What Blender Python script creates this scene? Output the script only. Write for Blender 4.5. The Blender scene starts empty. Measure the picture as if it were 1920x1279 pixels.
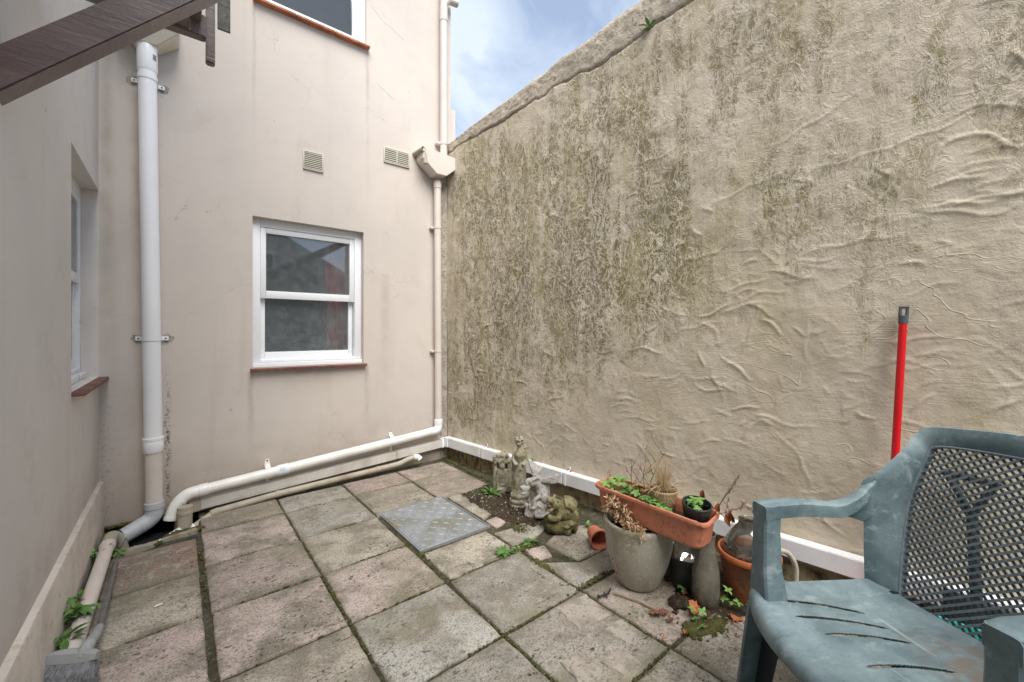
import bpy, bmesh, math, random
import numpy as np
from mathutils import Vector, Matrix, Euler

rnd = random.Random(7)
R = math.radians
scene = bpy.context.scene
COL = scene.collection

# ------------------------------------------------------------------ camera
cam_d = bpy.data.cameras.new('camera')
cam = bpy.data.objects.new('camera', cam_d)
COL.objects.link(cam)
cam.location = (0, 0, 1.2)
cam.rotation_euler = (R(90), 0, -0.681)
cam_d.sensor_width = 36.0
cam_d.lens = 36.0 * 773 / 1920
cam_d.shift_y = -0.0091
cam_d.clip_start = 0.02
cam_d.clip_end = 500
scene.camera = cam

# ------------------------------------------------------------------ world
SUN_EL, SUN_AZ = 54, 200          # degrees; azimuth clockwise from +y
world = bpy.data.worlds.new('World')
scene.world = world
world.use_nodes = True
wt = world.node_tree
wt.nodes.clear()
w_out = wt.nodes.new('ShaderNodeOutputWorld')
w_bg = wt.nodes.new('ShaderNodeBackground')
w_sky = wt.nodes.new('ShaderNodeTexSky')
w_sky.sky_type = 'NISHITA'
w_sky.sun_disc = False
w_sky.sun_elevation = R(SUN_EL)
w_sky.sun_rotation = R(SUN_AZ)
w_sky.air_density = 1.0
w_sky.dust_density = 0.7
w_tc = wt.nodes.new('ShaderNodeTexCoord')
w_map = wt.nodes.new('ShaderNodeMapping')
w_map.inputs['Scale'].default_value = (1.0, 1.0, 1.6)
w_n = wt.nodes.new('ShaderNodeTexNoise')
w_n.inputs['Scale'].default_value = 3.4
w_n.inputs['Detail'].default_value = 7
w_n.inputs['Roughness'].default_value = 0.55
w_n.inputs['Distortion'].default_value = 0.5
w_r = wt.nodes.new('ShaderNodeValToRGB')
w_r.color_ramp.elements[0].position = 0.40
w_r.color_ramp.elements[0].color = (0.32, 0.32, 0.32, 1)
w_r.color_ramp.elements[1].position = 0.64
w_r.color_ramp.elements[1].color = (0.95, 0.95, 0.95, 1)
w_mix = wt.nodes.new('ShaderNodeMix')
w_mix.data_type = 'RGBA'
w_mix.inputs[7].default_value = (3.9, 4.4, 5.1, 1)
L = wt.links.new
L(w_tc.outputs['Generated'], w_map.inputs['Vector'])
L(w_map.outputs[0], w_n.inputs['Vector'])
L(w_n.outputs[0], w_r.inputs[0])
L(w_r.outputs[0], w_mix.inputs[0])
L(w_sky.outputs[0], w_mix.inputs[6])
L(w_mix.outputs[2], w_bg.inputs[0])
w_bg.inputs[1].default_value = 0.052
L(w_bg.outputs[0], w_out.inputs[0])

# ------------------------------------------------------------------ sun behind thin cloud: weak and very soft
sun_d = bpy.data.lights.new('sun', 'SUN')
sun_d.energy = 1.5
sun_d.angle = R(46)
sun_d.color = (1.0, 0.95, 0.885)
sun = bpy.data.objects.new('sun', sun_d)
COL.objects.link(sun)
sun.location = (0, 0, 12)
_az, _el = R(SUN_AZ), R(SUN_EL)
_to = Vector((math.sin(_az) * math.cos(_el), math.cos(_az) * math.cos(_el), math.sin(_el)))
sun.rotation_euler = (-_to).to_track_quat('-Z', 'Y').to_euler()

vs = scene.view_settings
vs.view_transform = 'Standard'
vs.look = 'None'
vs.gamma = 1.0
vs.exposure = 2.1
vs.use_curve_mapping = False
scene.render.film_transparent = False
try:
    scene.cycles.max_bounces = 8
    scene.cycles.diffuse_bounces = 5
    scene.cycles.transparent_max_bounces = 12
    scene.cycles.use_denoising = True
except Exception:
    pass

# ================================================================== node helpers
class T:
    """a material under construction"""
    def __init__(self, name):
        self.m = bpy.data.materials.new(name)
        self.m.use_nodes = True
        self.t = self.m.node_tree
        self.t.nodes.clear()
        self.out = self.t.nodes.new('ShaderNodeOutputMaterial')
    def nd(self, typ, ins=None, **props):
        n = self.t.nodes.new(typ)
        for k, v in props.items():
            setattr(n, k, v)
        for k, v in (ins or {}).items():
            if isinstance(v, bpy.types.NodeSocket):
                self.t.links.new(v, n.inputs[k])
            else:
                n.inputs[k].default_value = v
        return n
    def co(self, kind='Object', scale=(1, 1, 1), rot=(0, 0, 0)):
        s = self.nd('ShaderNodeTexCoord').outputs[kind]
        if scale != (1, 1, 1) or rot != (0, 0, 0):
            s = self.nd('ShaderNodeMapping', {'Vector': s, 'Scale': scale, 'Rotation': rot}).outputs[0]
        return s
    def mapv(self, vec, scale=(1, 1, 1), loc=(0, 0, 0)):
        return self.nd('ShaderNodeMapping', {'Vector': vec, 'Scale': scale, 'Location': loc}).outputs[0]
    def noise(self, vec, scale, detail=4, rough=.55, dist=0.0):
        return self.nd('ShaderNodeTexNoise', {'Vector': vec, 'Scale': scale, 'Detail': detail, 'Roughness': rough, 'Distortion': dist}).outputs[0]
    def voro(self, vec, scale, feature='F1', rand=1.0):
        return self.nd('ShaderNodeTexVoronoi', {'Vector': vec, 'Scale': scale, 'Randomness': rand}, feature=feature).outputs[0]
    def ma(self, op, a, b=None, c=None, clamp=False):
        ins = {0: a}
        if b is not None: ins[1] = b
        if c is not None: ins[2] = c
        return self.nd('ShaderNodeMath', ins, operation=op, use_clamp=clamp).outputs[0]
    def ss(self, x, lo, hi, a=0.0, b=1.0):
        return self.nd('ShaderNodeMapRange', {0: x, 1: lo, 2: hi, 3: a, 4: b}, interpolation_type='SMOOTHSTEP').outputs[0]
    def mix(self, f, a, b, mode='MIX'):
        def c(v):
            return v if isinstance(v, bpy.types.NodeSocket) else (v[0], v[1], v[2], 1)
        return self.nd('ShaderNodeMix', {0: f, 6: c(a), 7: c(b)}, data_type='RGBA', blend_type=mode).outputs[2]
    def attr(self, name, out=2):
        return self.nd('ShaderNodeAttribute', attribute_name=name).outputs[out]
    def bump(self, h, strength=.3, dist=.01, normal=None):
        ins = {'Height': h, 'Strength': strength, 'Distance': dist}
        if normal is not None: ins['Normal'] = normal
        return self.nd('ShaderNodeBump', ins).outputs[0]
    def bsdf(self, color, rough=.6, normal=None, spec=.5, metal=0.0, **more):
        ins = {'Base Color': color if isinstance(color, bpy.types.NodeSocket) else (color[0], color[1], color[2], 1), 'Roughness': rough, 'Metallic': metal, 'Specular IOR Level': spec}
        if normal is not None: ins['Normal'] = normal
        ins.update(more)
        n = self.nd('ShaderNodeBsdfPrincipled', ins)
        self.t.links.new(n.outputs[0], self.out.inputs[0])
        return self.m
    def shader(self, s):
        self.t.links.new(s, self.out.inputs[0])
        return self.m

# ================================================================== materials
def m_render_wall(name, base, grey):
    t = T(name)
    p = t.co('Object')
    big = t.noise(p, 1.3, 4)
    mid = t.noise(p, 6, 5)
    streak = t.noise(t.mapv(p, (9, 9, .5)), 1.0, 4)
    col = t.mix(t.ss(big, .35, .7), base, grey)
    col = t.mix(t.ma('MULTIPLY', t.ss(mid, .5, .75), .14), col, (base[0] * .78, base[1] * .74, base[2] * .68))
    col = t.mix(t.ma('MULTIPLY', t.ss(streak, .54, .80), .17), col, (.38, .315, .24))
    # rising damp and splash along the foot of the wall
    z = t.nd('ShaderNodeSeparateXYZ', {0: p}).outputs[2]
    foot = t.ma('MULTIPLY', t.ss(t.ma('ADD', z, t.ma('MULTIPLY', mid, .5)), .85, .28), .55)
    col = t.mix(foot, col, (.28, .23, .175))
    green = t.ma('MULTIPLY', t.ss(t.ma('ADD', z, t.ma('MULTIPLY', mid, .22)), .17, .03), .8)
    col = t.mix(green, col, (.09, .095, .045))
    # fine shrinkage cracks and blotches
    ve = t.voro(t.nd('ShaderNodeVectorMath', {0: p, 1: t.nd('ShaderNodeVectorMath', {0: t.nd('ShaderNodeTexNoise', {'Vector': p, 'Scale': 6.0, 'Detail': 3.0}).outputs[1], 3: .25}, operation='SCALE').outputs[0]}, operation='ADD').outputs[0], 1.9, 'DISTANCE_TO_EDGE')
    crk = t.ma('MULTIPLY', t.ss(ve, .0035, .001), t.ss(t.noise(p, 1.7, 3), .52, .60))
    col = t.mix(t.ma('MULTIPLY', crk, .45), col, (.25, .21, .17))
    blot = t.ma('MULTIPLY', t.ss(t.noise(p, 3.3, 6, .68), .55, .70), .26)
    col = t.mix(blot, col, (.44, .39, .335))
    # drips below the ends of the sills, mould beside the soil pipe
    sxyz = t.nd('ShaderNodeSeparateXYZ', {0: p})
    wob_ = t.ma('MULTIPLY', t.ma('SUBTRACT', t.noise(t.mapv(p, (1, 1, .4)), 9, 4), .5), .05)
    xw = t.ma('ADD', t.ma('ADD', sxyz.outputs[0], wob_), t.ma('MULTIPLY', t.ma('LESS_THAN', sxyz.outputs[1], -.003), 50.0))
    for (x0, zt, ln, w_, am, cc) in ((1.247, 3.57, 1.5, .022, .30, (.33, .26, .19)), (.425, 3.57, 1.3, .020, .28, (.33, .26, .19)), (1.238, .915, .7, .03, .38, (.30, .22, .14)), (.408, .915, .7, .03, .34, (.30, .22, .14)),
                                 (1.40, 1.7, 1.2, .07, .30, (.36, .28, .19)), (.80, .912, .25, .40, .22, (.36, .29, .22)), (1.93, 2.5, 2.4, .05, .30, (.34, .27, .20)), (-.335, 2.9, 2.9, .05, .34, (.27, .22, .17)), (-.20, 2.7, 2.6, .045, .30, (.27, .22, .17))):
        fx = t.ss(t.ma('ABSOLUTE', t.ma('SUBTRACT', xw, x0)), w_, 0.0)
        fz = t.ma('MULTIPLY', t.ss(sxyz.outputs[2], zt - ln, zt - ln * .1), t.ma('LESS_THAN', sxyz.outputs[2], zt))
        col = t.mix(t.ma('MULTIPLY', t.ma('MULTIPLY', fx, fz), t.ss(mid, .30, .65, am * .4, am * 1.3)), col, cc)
    mo = t.ma('MULTIPLY', t.ss(t.ma('ABSOLUTE', t.ma('ADD', xw, .052)), .022, .003), t.ss(sxyz.outputs[2], 1.1, .5))
    col = t.mix(t.ma('MULTIPLY', mo, t.ss(t.noise(p, 52, 6, .78), .46, .60)), col, (.085, .072, .055))
    mo2 = t.ma('MULTIPLY', t.ss(t.ma('ABSOLUTE', t.ma('ADD', xw, .33)), .06, .01), t.ss(sxyz.outputs[2], 1.0, .5))
    col = t.mix(t.ma('MULTIPLY', mo2, t.ss(t.noise(p, 44, 6, .78), .50, .66, 0, .6)), col, (.16, .135, .105))
    # small chips and specks
    sp = t.voro(t.mapv(p, (1, 1, .8)), 7.5)
    chip = t.ma('MULTIPLY', t.ss(sp, .09, .055), t.ss(t.noise(p, 2.1, 2), .55, .62))
    col = t.mix(t.ma('MULTIPLY', chip, .55), col, (.16, .13, .10))
    sp2 = t.voro(t.mapv(p, (1, 1, 1)), 16)
    col = t.mix(t.ma('MULTIPLY', t.ma('MULTIPLY', t.ss(sp2, .10, .05), t.ss(t.noise(p, 2.7, 2), .52, .6)), .5), col, (.74, .70, .64))
    fine = t.noise(p, 90, 4, .6)
    peel = t.noise(p, 24, 5, .6)
    wav = t.noise(t.mapv(p, (1, 1, 1.3)), 3.1, 3, .5, .2)
    h = t.ma('ADD', t.ma('MULTIPLY', fine, .10), t.ma('ADD', t.ma('MULTIPLY', peel, .30), t.ma('MULTIPLY', wav, .5)))
    h = t.ma('SUBTRACT', h, t.ma('MULTIPLY', chip, .25))
    return t.bsdf(col, .82, t.bump(h, .38, .010), .25)

def m_boundary():
    t = T('weathered_lime_render')
    uv = t.co('UV')
    alg = t.attr('algae')
    rdg = t.attr('ridge')
    base = t.mix(t.ss(t.noise(uv, 2.0, 5), .35, .7), (.575, .51, .41), (.495, .43, .34))
    base = t.mix(t.ma('MULTIPLY', t.ss(t.noise(uv, 9, 5, .6), .5, .72), .28), base, (.43, .37, .285))
    # clean paint lines left between the algae: worm-like iso lines of stretched noise
    n1 = t.noise(t.mapv(uv, (1.0, .50, 1)), 9.5, 5, .62, 1.3)
    n2 = t.noise(t.mapv(uv, (1.0, .42, 1), (3.1, 1.7, 0)), 22, 4, .6, 1.0)
    n3 = t.noise(t.mapv(uv, (1.0, .9, 1), (7.1, 4.7, 0)), 13, 4, .6, 1.5)
    w1 = t.ss(t.ma('ABSOLUTE', t.ma('SUBTRACT', n1, .5)), .004, .030, 1.0, 0.0)
    w2 = t.ss(t.ma('ABSOLUTE', t.ma('SUBTRACT', n2, .5)), .006, .042, 1.0, 0.0)
    w3 = t.ss(t.ma('ABSOLUTE', t.ma('SUBTRACT', n3, .5)), .004, .030, 1.0, 0.0)
    worm = t.ma('MAXIMUM', w1, t.ma('MAXIMUM', t.ma('MULTIPLY', w2, .70), t.ma('MULTIPLY', w3, .8)))
    # patches of paint still holding, and runs washed clean by the rain
    fl = t.noise(t.mapv(uv, (1, .75, 1), (9, 2, 0)), 7.5, 8, .68, .6)
    flake = t.ss(fl, .49, .57)
    st = t.noise(t.mapv(uv, (1, .10, 1)), 19, 5, .6)
    gr = t.noise(uv, 70, 5, .72)
    mid = t.noise(uv, 15, 6, .68)
    a = t.ma('ADD', alg, t.ma('MULTIPLY', t.ma('SUBTRACT', st, .5), 1.0))
    a = t.ma('ADD', a, t.ma('MULTIPLY', t.ma('SUBTRACT', mid, .5), 1.3))
    a = t.ma('SUBTRACT', a, t.ma('MULTIPLY', flake, .42))
    a = t.ss(a, .02, .92)
    a = t.ma('MULTIPLY', a, t.ma('SUBTRACT', 1.0, t.ma('MULTIPLY', worm, .80)))
    a = t.ma('MULTIPLY', a, t.ss(rdg, .25, .9, 1.0, .22))
    algc = t.mix(t.ss(t.noise(t.mapv(uv, (1, .22, 1)), 4.5, 4), .46, .64), (.215, .178, .10), (.205, .178, .066))
    algc = t.mix(t.ma('MULTIPLY', t.ss(gr, .50, .66), .8), algc, (.070, .060, .030))
    algc = t.mix(t.ma('MULTIPLY', t.ss(gr, .45, .34), .5), algc, (.30, .265, .19))
    col = t.mix(t.ma('MULTIPLY', worm, t.ma('MULTIPLY', alg, .85)), base, (.72, .655, .545))
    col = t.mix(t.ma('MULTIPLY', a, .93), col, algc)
    # faint green film outside the worst patches
    film = t.ma('MULTIPLY', t.ss(t.noise(t.mapv(uv, (1, .3, 1), (5, 0, 0)), 3.2, 4), .46, .70), .46)
    col = t.mix(film, col, (.40, .355, .205))
    # dark pin specks
    spk = t.ma('MULTIPLY', t.ss(t.noise(uv, 110, 3, .7), .62, .70), t.ss(t.noise(uv, 7, 4), .45, .58))
    col = t.mix(t.ma('MULTIPLY', spk, .55), col, (.12, .10, .07))
    # stained foot behind the white pipe
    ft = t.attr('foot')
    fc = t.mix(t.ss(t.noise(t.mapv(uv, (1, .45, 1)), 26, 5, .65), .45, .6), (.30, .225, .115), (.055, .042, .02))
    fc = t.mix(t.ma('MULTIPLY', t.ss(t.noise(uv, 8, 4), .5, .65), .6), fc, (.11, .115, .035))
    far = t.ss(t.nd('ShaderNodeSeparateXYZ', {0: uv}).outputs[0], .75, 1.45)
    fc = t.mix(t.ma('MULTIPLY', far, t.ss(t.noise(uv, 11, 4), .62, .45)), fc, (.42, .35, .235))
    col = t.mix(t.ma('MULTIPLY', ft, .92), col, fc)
    # relief: grain, drag lines of the trowel, thin lips of render
    q1 = t.noise(t.mapv(uv, (.8, 1.15, 1), (2, 8, 0)), 3.4, 2, .5, .9)
    q2 = t.noise(t.mapv(uv, (.6, 1.3, 1), (12, 3, 0)), 7.5, 2, .5, 1.2)
    lip1 = t.ma('MULTIPLY', t.ss(t.ma('ABSOLUTE', t.ma('SUBTRACT', q1, .5)), 0, .012, 1.0, 0.0), t.ss(t.noise(uv, 2.6, 3), .50, .60))
    lip2 = t.ma('MULTIPLY', t.ss(t.ma('ABSOLUTE', t.ma('SUBTRACT', q2, .5)), 0, .016, 1.0, 0.0), t.ss(t.noise(t.mapv(uv, (1, 1, 1), (4, 4, 0)), 3.4, 3), .52, .62))
    calm = t.ma('SUBTRACT', 1.0, t.ma('MULTIPLY', alg, .8), clamp=True)
    drag = t.ma('MULTIPLY', t.noise(t.mapv(uv, (.12, 1.8, 1)), 62, 4, .6), t.ss(t.noise(t.mapv(uv, (.7, 1.5, 1), (1, 6, 0)), 4, 3), .48, .62))
    h = t.ma('ADD', t.ma('MULTIPLY', gr, .6), t.ma('MULTIPLY', worm, t.ma('MULTIPLY', alg, .6)))
    h = t.ma('ADD', h, t.ma('MULTIPLY', drag, .42))
    h = t.ma('ADD', h, t.ma('MULTIPLY', t.ma('ADD', lip1, t.ma('MULTIPLY', lip2, .8)), t.ma('MULTIPLY', calm, .30)))
    h = t.ma('ADD', h, t.ma('MULTIPLY', flake, t.ma('MULTIPLY', alg, .35)))
    h = t.ma('ADD', h, t.ma('MULTIPLY', mid, t.ma('MULTIPLY', alg, .8)))
    return t.bsdf(col, .86, t.bump(h, .85, .006), .2)

def m_coping():
    t = T('weathered_mortar_coping')
    uv = t.co('Object')
    n = t.noise(uv, 7, 6, .65)
    col = t.mix(t.ss(n, .35, .65), (.54, .485, .395), (.39, .345, .28))
    dark = t.noise(uv, 26, 6, .7)
    col = t.mix(t.ma('MULTIPLY', t.ss(dark, .54, .68), .7), col, (.11, .098, .08))
    col = t.mix(t.ma('MULTIPLY', t.ss(t.noise(uv, 45, 4), .6, .7), .6), col, (.50, .46, .38))
    h = t.ma('ADD', t.noise(uv, 60, 6, .7), t.ma('MULTIPLY', n, 1.5))
    return t.bsdf(col, .92, t.bump(h, .9, .012), .15)

def m_pvc(name, c, dirt=.35, rough=.33, dcol=(.16, .13, .085)):
    t = T(name)
    p = t.co('Object')
    n = t.noise(p, 7, 5, .6)
    s = t.noise(p, 55, 5, .7)
    col = t.mix(t.ma('MULTIPLY', t.ss(n, .42, .75), dirt), c, (c[0] * .62, c[1] * .56, c[2] * .46))
    col = t.mix(t.ma('MULTIPLY', t.ss(s, .60, .74), min(.9, dirt * 1.5)), col, dcol)
    return t.bsdf(col, t.ss(n, .3, .8, rough, rough + .25), t.bump(s, .08, .003), .5)

def m_slab():
    t = T('riven_concrete_slab')
    tint = t.nd('ShaderNodeObjectInfo')
    rv = tint.outputs['Random']
    p = t.nd('ShaderNodeVectorMath', {0: t.co('Object'), 1: t.nd('ShaderNodeCombineXYZ', {0: t.ma('MULTIPLY', rv, 37), 1: t.ma('MULTIPLY', rv, 91), 2: 0.0}).outputs[0]}, operation='ADD').outputs[0]
    uv = t.co('UV')
    sx = t.nd('ShaderNodeSeparateXYZ', {0: uv})
    ex = t.ma('ABSOLUTE', t.ma('SUBTRACT', sx.outputs[0], .5))
    ey = t.ma('ABSOLUTE', t.ma('SUBTRACT', sx.outputs[1], .5))
    e = t.ma('MAXIMUM', ex, ey)
    n1 = t.noise(p, 4.5, 5, .6, .3)
    n2 = t.noise(p, 17, 6, .65)
    n3 = t.noise(p, 110, 5, .75)
    n4 = t.noise(p, 260, 3, .7)
    col = t.mix(t.ss(n1, .40, .64), tint.outputs['Color'], (.235, .205, .158))
    col = t.mix(t.ma('MULTIPLY', t.ss(n2, .48, .66), .65), col, (.46, .43, .37))
    col = t.mix(t.ma('MULTIPLY', t.ss(n3, .48, .60), .72), col, (.115, .102, .08))
    col = t.mix(t.ma('MULTIPLY', t.ss(n4, .54, .64), .6), col, (.56, .53, .47))
    # black lichen gathered in drifts
    drift = t.ss(t.noise(t.mapv(p, (1, 1.8, 1)), 4.3, 3, .6, .5), .45, .60)
    lich = t.ss(t.noise(t.mapv(p, (1, 1.5, 1)), 42, 5, .72), .545, .60)
    col = t.mix(t.ma('MULTIPLY', t.ma('MULTIPLY', drift, lich), .92), col, (.035, .032, .026))
    # moss creeping from the edges, dark damp border
    ed = t.ma('ADD', e, t.ma('MULTIPLY', t.ma('SUBTRACT', t.ma('ADD', t.ma('MULTIPLY', n2, .5), t.ma('MULTIPLY', n1, .5)), .5), .75))
    col = t.mix(t.ma('MULTIPLY', t.ss(ed, .42, .54), .55), col, (.135, .122, .075))
    gf = t.ma('MULTIPLY', t.ss(t.noise(p, 2.6, 4), .48, .70), .42)
    col = t.mix(gf, col, (.25, .235, .15))
    gm = t.ma('MULTIPLY', t.ss(t.noise(p, 7.0, 6, .7), .50, .64), .45)
    col = t.mix(gm, col, (.17, .158, .138))
    sw = t.noise(p, 3.2, 6, .55, 2.2)
    h = t.ma('ADD', t.ma('MULTIPLY', n3, .22), t.ma('ADD', t.ma('MULTIPLY', n2, .55), t.ma('MULTIPLY', sw, 2.0)))
    h = t.ma('ADD', h, t.ma('MULTIPLY', n4, .10))
    return t.bsdf(col, .85, t.bump(h, 1.0, .012), .25)

def m_ground(name, a, b, c, sc=30, bs=.8):
    t = T(name)
    p = t.co('Object')
    n1 = t.noise(p, sc * .2, 4)
    n2 = t.noise(p, sc, 6, .7)
    col = t.mix(t.ss(n1, .4, .62), a, b)
    col = t.mix(t.ma('MULTIPLY', t.ss(n2, .5, .66), .8), col, c)
    return t.bsdf(col, .95, t.bump(t.ma('ADD', n2, t.noise(p, sc * 4, 4, .7)), bs, .012), .12)

def m_two(name, a, b, scale=8, lo=.42, hi=.62, rough=.7, spec=.3, bs=.3, bd=.006, bscale=None, c=None, cs=40, cf=.6, metal=0.0, stretch=(1, 1, 1)):
    t = T(name)
    p = t.co('Object', stretch)
    n = t.noise(p, scale, 5, .6)
    col = t.mix(t.ss(n, lo, hi), a, b)
    if c is not None:
        col = t.mix(t.ma('MULTIPLY', t.ss(t.noise(p, cs, 5, .7), .52, .66), cf), col, c)
    h = t.noise(p, bscale or scale * 4, 5, .65)
    return t.bsdf(col, rough, t.bump(h, bs, bd), spec, metal)

def m_chair():
    t = T('faded_green_resin')
    p = t.co('Object')
    n = t.noise(p, 6.5, 6, .65, .4)
    s = t.noise(t.mapv(p, (1, .35, 1)), 26, 6, .74)
    sp = t.noise(p, 120, 4, .7)
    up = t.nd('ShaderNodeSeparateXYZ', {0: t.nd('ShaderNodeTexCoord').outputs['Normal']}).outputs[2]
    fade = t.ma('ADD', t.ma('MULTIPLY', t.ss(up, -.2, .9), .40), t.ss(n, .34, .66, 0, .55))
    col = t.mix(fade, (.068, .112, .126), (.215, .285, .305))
    col = t.mix(t.ma('MULTIPLY', t.ss(s, .54, .68), .45), col, (.36, .42, .42))
    col = t.mix(t.ma('MULTIPLY', t.ss(s, .46, .36), .40), col, (.07, .10, .105))
    col = t.mix(t.ma('MULTIPLY', t.ss(sp, .56, .68), .45), col, (.075, .10, .10))
    # pale scratches in three directions
    for (sc, ro) in (((2.2, 60, 12), .5), ((55, 2.5, 14), -.4), ((30, 16, 2.2), .3)):
        q = t.noise(t.co('Object', sc, (0, 0, ro)), 1.0, 2, .5)
        m = t.ma('MULTIPLY', t.ss(q, .715, .75), t.ss(t.noise(p, 9, 3), .50, .6))
        col = t.mix(t.ma('MULTIPLY', m, .45), col, (.45, .49, .48))
    dirt = t.ma('MULTIPLY', t.ss(t.nd('ShaderNodeVectorMath', {0: p, 1: (.36, .36, .37)}, operation='DISTANCE').outputs['Value'], .20, .05), t.ss(t.noise(t.mapv(p, (1, .5, 1)), 22, 5, .65), .36, .58))
    col = t.mix(t.ma('MULTIPLY', dirt, .75), col, (.18, .14, .105))
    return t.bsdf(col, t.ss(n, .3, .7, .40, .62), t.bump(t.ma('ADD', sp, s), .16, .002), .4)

def m_glass(name, tint=(.92, .95, .95), refl=1.5, wob=0.0, wscale=40, dust=0.0, boost=.04, dcol=(.30, .28, .23)):
    t = T(name)
    p = t.co('Object')
    nrm = None
    ins = {'Color': (1, 1, 1, 1), 'Roughness': .02}
    fin = {'IOR': refl}
    if wob:
        nrm = t.bump(t.voro(p, wscale, 'SMOOTH_F1'), wob, .01)
        ins['Normal'] = nrm
    gl = t.nd('ShaderNodeBsdfGlossy', ins).outputs[0]
    tr = t.nd('ShaderNodeBsdfTransparent', {0: (tint[0], tint[1], tint[2], 1)}).outputs[0]
    fr = t.ma('ADD', t.nd('ShaderNodeFresnel', fin).outputs[0], boost, clamp=True)
    s = t.nd('ShaderNodeMixShader', {0: fr, 1: tr, 2: gl}).outputs[0]
    if dust:  # dust on the bottles, painted reflected light on the window panes
        df = t.nd('ShaderNodeBsdfDiffuse', {0: (*dcol, 1)}).outputs[0]
        f = t.ma('MULTIPLY', t.ss(t.noise(p, 14, 5, .65), .30, .75, .45, 1.0), dust)
        s = t.nd('ShaderNodeMixShader', {0: f, 1: s, 2: df}).outputs[0]
    return t.shader(s)

def m_leaf(name, a, b, rough=.5, trans=.25):
    t = T(name)
    p = t.co('Object')
    rv = t.noise(p, 22, 3)
    col = t.mix(t.ss(rv, .35, .65), a, b)
    return t.bsdf(col, rough, None, .35, **{'Subsurface Weight': 0.0})

M = {}
M['house'] = m_render_wall('painted_house_render', (.615, .557, .505), (.56, .512, .47))
M['side'] = m_render_wall('skylit_side_render', (.66, .628, .60), (.61, .585, .56))  # same paint as the house; cool sky light put into a paler, greyer colour
M['plinth'] = m_two('painted_plinth', (.66, .60, .53), (.56, .505, .45), 3, c=(.33, .27, .20), cs=26, cf=.4, rough=.8, bs=.5, bd=.01)
M['boundary'] = m_boundary()
M['coping'] = m_coping()
M['mortar_gap'] = m_two('flaking_corner_mortar', (.44, .40, .345), (.33, .29, .24), 20, c=(.09, .08, .07), cs=60, cf=.8, bs=.8, bd=.01)
M['wpvc'] = m_pvc('white_plastic', (.86, .875, .90), .06)
M['wpvc_dirty'] = m_pvc('soiled_white_plastic', (.82, .81, .78), .34)
M['bpvc'] = m_pvc('beige_painted_plastic', (.66, .60, .55), .22, .42)
M['bpvc_dirty'] = m_pvc('soiled_beige_plastic', (.42, .375, .30), .85, .5)
M['spvc'] = m_pvc('grimy_white_plastic', (.62, .60, .56), .65)
M['wpvc2'] = m_pvc('splashed_white_plastic', (.78, .79, .81), .32)
M['gpvc'] = m_pvc('grey_plastic', (.50, .53, .56), .35, .4)
M['cream'] = m_pvc('cream_plastic', (.60, .57, .48), .25, .4)
M['frame'] = m_pvc('window_upvc', (.82, .84, .87), .06, .25)
M['zinc'] = m_two('galvanised_steel', (.42, .42, .40), (.25, .24, .22), 30, rough=.5, metal=.6, spec=.5)
M['tile'] = m_two('red_clay_tile', (.215, .098, .078), (.155, .072, .058), 9, c=(.10, .06, .05), rough=.6)
M['tile_new'] = m_two('orange_clay_tile', (.46, .175, .085), (.33, .115, .06), 9, c=(.14, .07, .05), rough=.6)
M['glass'] = m_glass('window_glass', dust=.28, boost=.13, dcol=(.33, .37, .385))  # grey-blue diffuse layer paints pale reflections onto the panes
M['glass_obscure'] = m_glass('patterned_window_glass', (.80, .86, .86), 1.5, .22, 70, .34, boost=.13, dcol=(.33, .37, .38))  # same painted reflection layer, a little stronger
M['glass_upper'] = m_glass('sky_lit_glass', (.70, .78, .85), 1.5, .03, 9, .06, boost=.10)
M['room'] = m_two('dim_room_plaster', (.60, .64, .63), (.54, .57, .56), 2, rough=.9)
M['door_in'] = m_two('dark_inner_door', (.20, .225, .215), (.16, .18, .175), 4, rough=.6)
M['curtain'] = m_two('red_curtain_cloth', (.72, .10, .10), (.58, .07, .07), 7, rough=.9)
M['net'] = m_two('pale_net_curtain', (.45, .43, .35), (.36, .35, .28), 7, rough=.9)
M['slab'] = m_slab()
M['bed'] = m_ground('mossy_joint_bed', (.105, .092, .065), (.07, .067, .036), (.21, .19, .15), 40)
M['soil'] = m_ground('dark_leaf_soil', (.055, .042, .03), (.085, .066, .045), (.16, .13, .095), 45, 1.0)
M['gravel'] = m_two('pale_chip', (.42, .38, .31), (.24, .20, .15), 60, rough=.9)
M['patch'] = m_two('pale_cement_patch', (.36, .325, .28), (.26, .232, .19), 11, .45, .6, c=(.14, .122, .09), cs=70, cf=.8, rough=.9, bs=.6)
M['edge'] = m_two('mossy_edge_stone', (.36, .32, .26), (.27, .235, .165), 12, c=(.10, .105, .035), cs=22, cf=.8, rough=.9, bs=.8)
M['pit'] = m_two('wet_pit_concrete', (.17, .175, .16), (.11, .115, .10), 12, c=(.055, .065, .02), cs=14, cf=.8, rough=.6, bs=.5)
M['water'] = m_two('dark_drain_water', (.035, .04, .042), (.05, .055, .055), 5, rough=.12, bs=.05)
M['moss'] = m_two('green_moss', (.075, .078, .022), (.115, .112, .038), 25, c=(.055, .048, .024), rough=.95, bs=1.0, bd=.004, bscale=400)
M['cover'] = None
M['chair'] = m_chair()
M['chair_in'] = m_two('shaded_green_resin', (.014, .024, .026), (.02, .032, .034), 12, rough=.5)  # unfaded deep green, with the shade of the leg hollow put into the colour
M['slat'] = m_two('slate_green_resin', (.14, .18, .205), (.19, .225, .25), 14, rough=.42, spec=.5)
M['slat_rear'] = m_two('dark_green_resin', (.06, .10, .115), (.09, .13, .14), 14, rough=.5)  # rear lattice layer, a darker tone than the front slats
M['red'] = m_two('red_lacquered_tube', (.62, .008, .012), (.55, .006, .01), 4, rough=.28, spec=.5, bs=.02)
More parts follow.
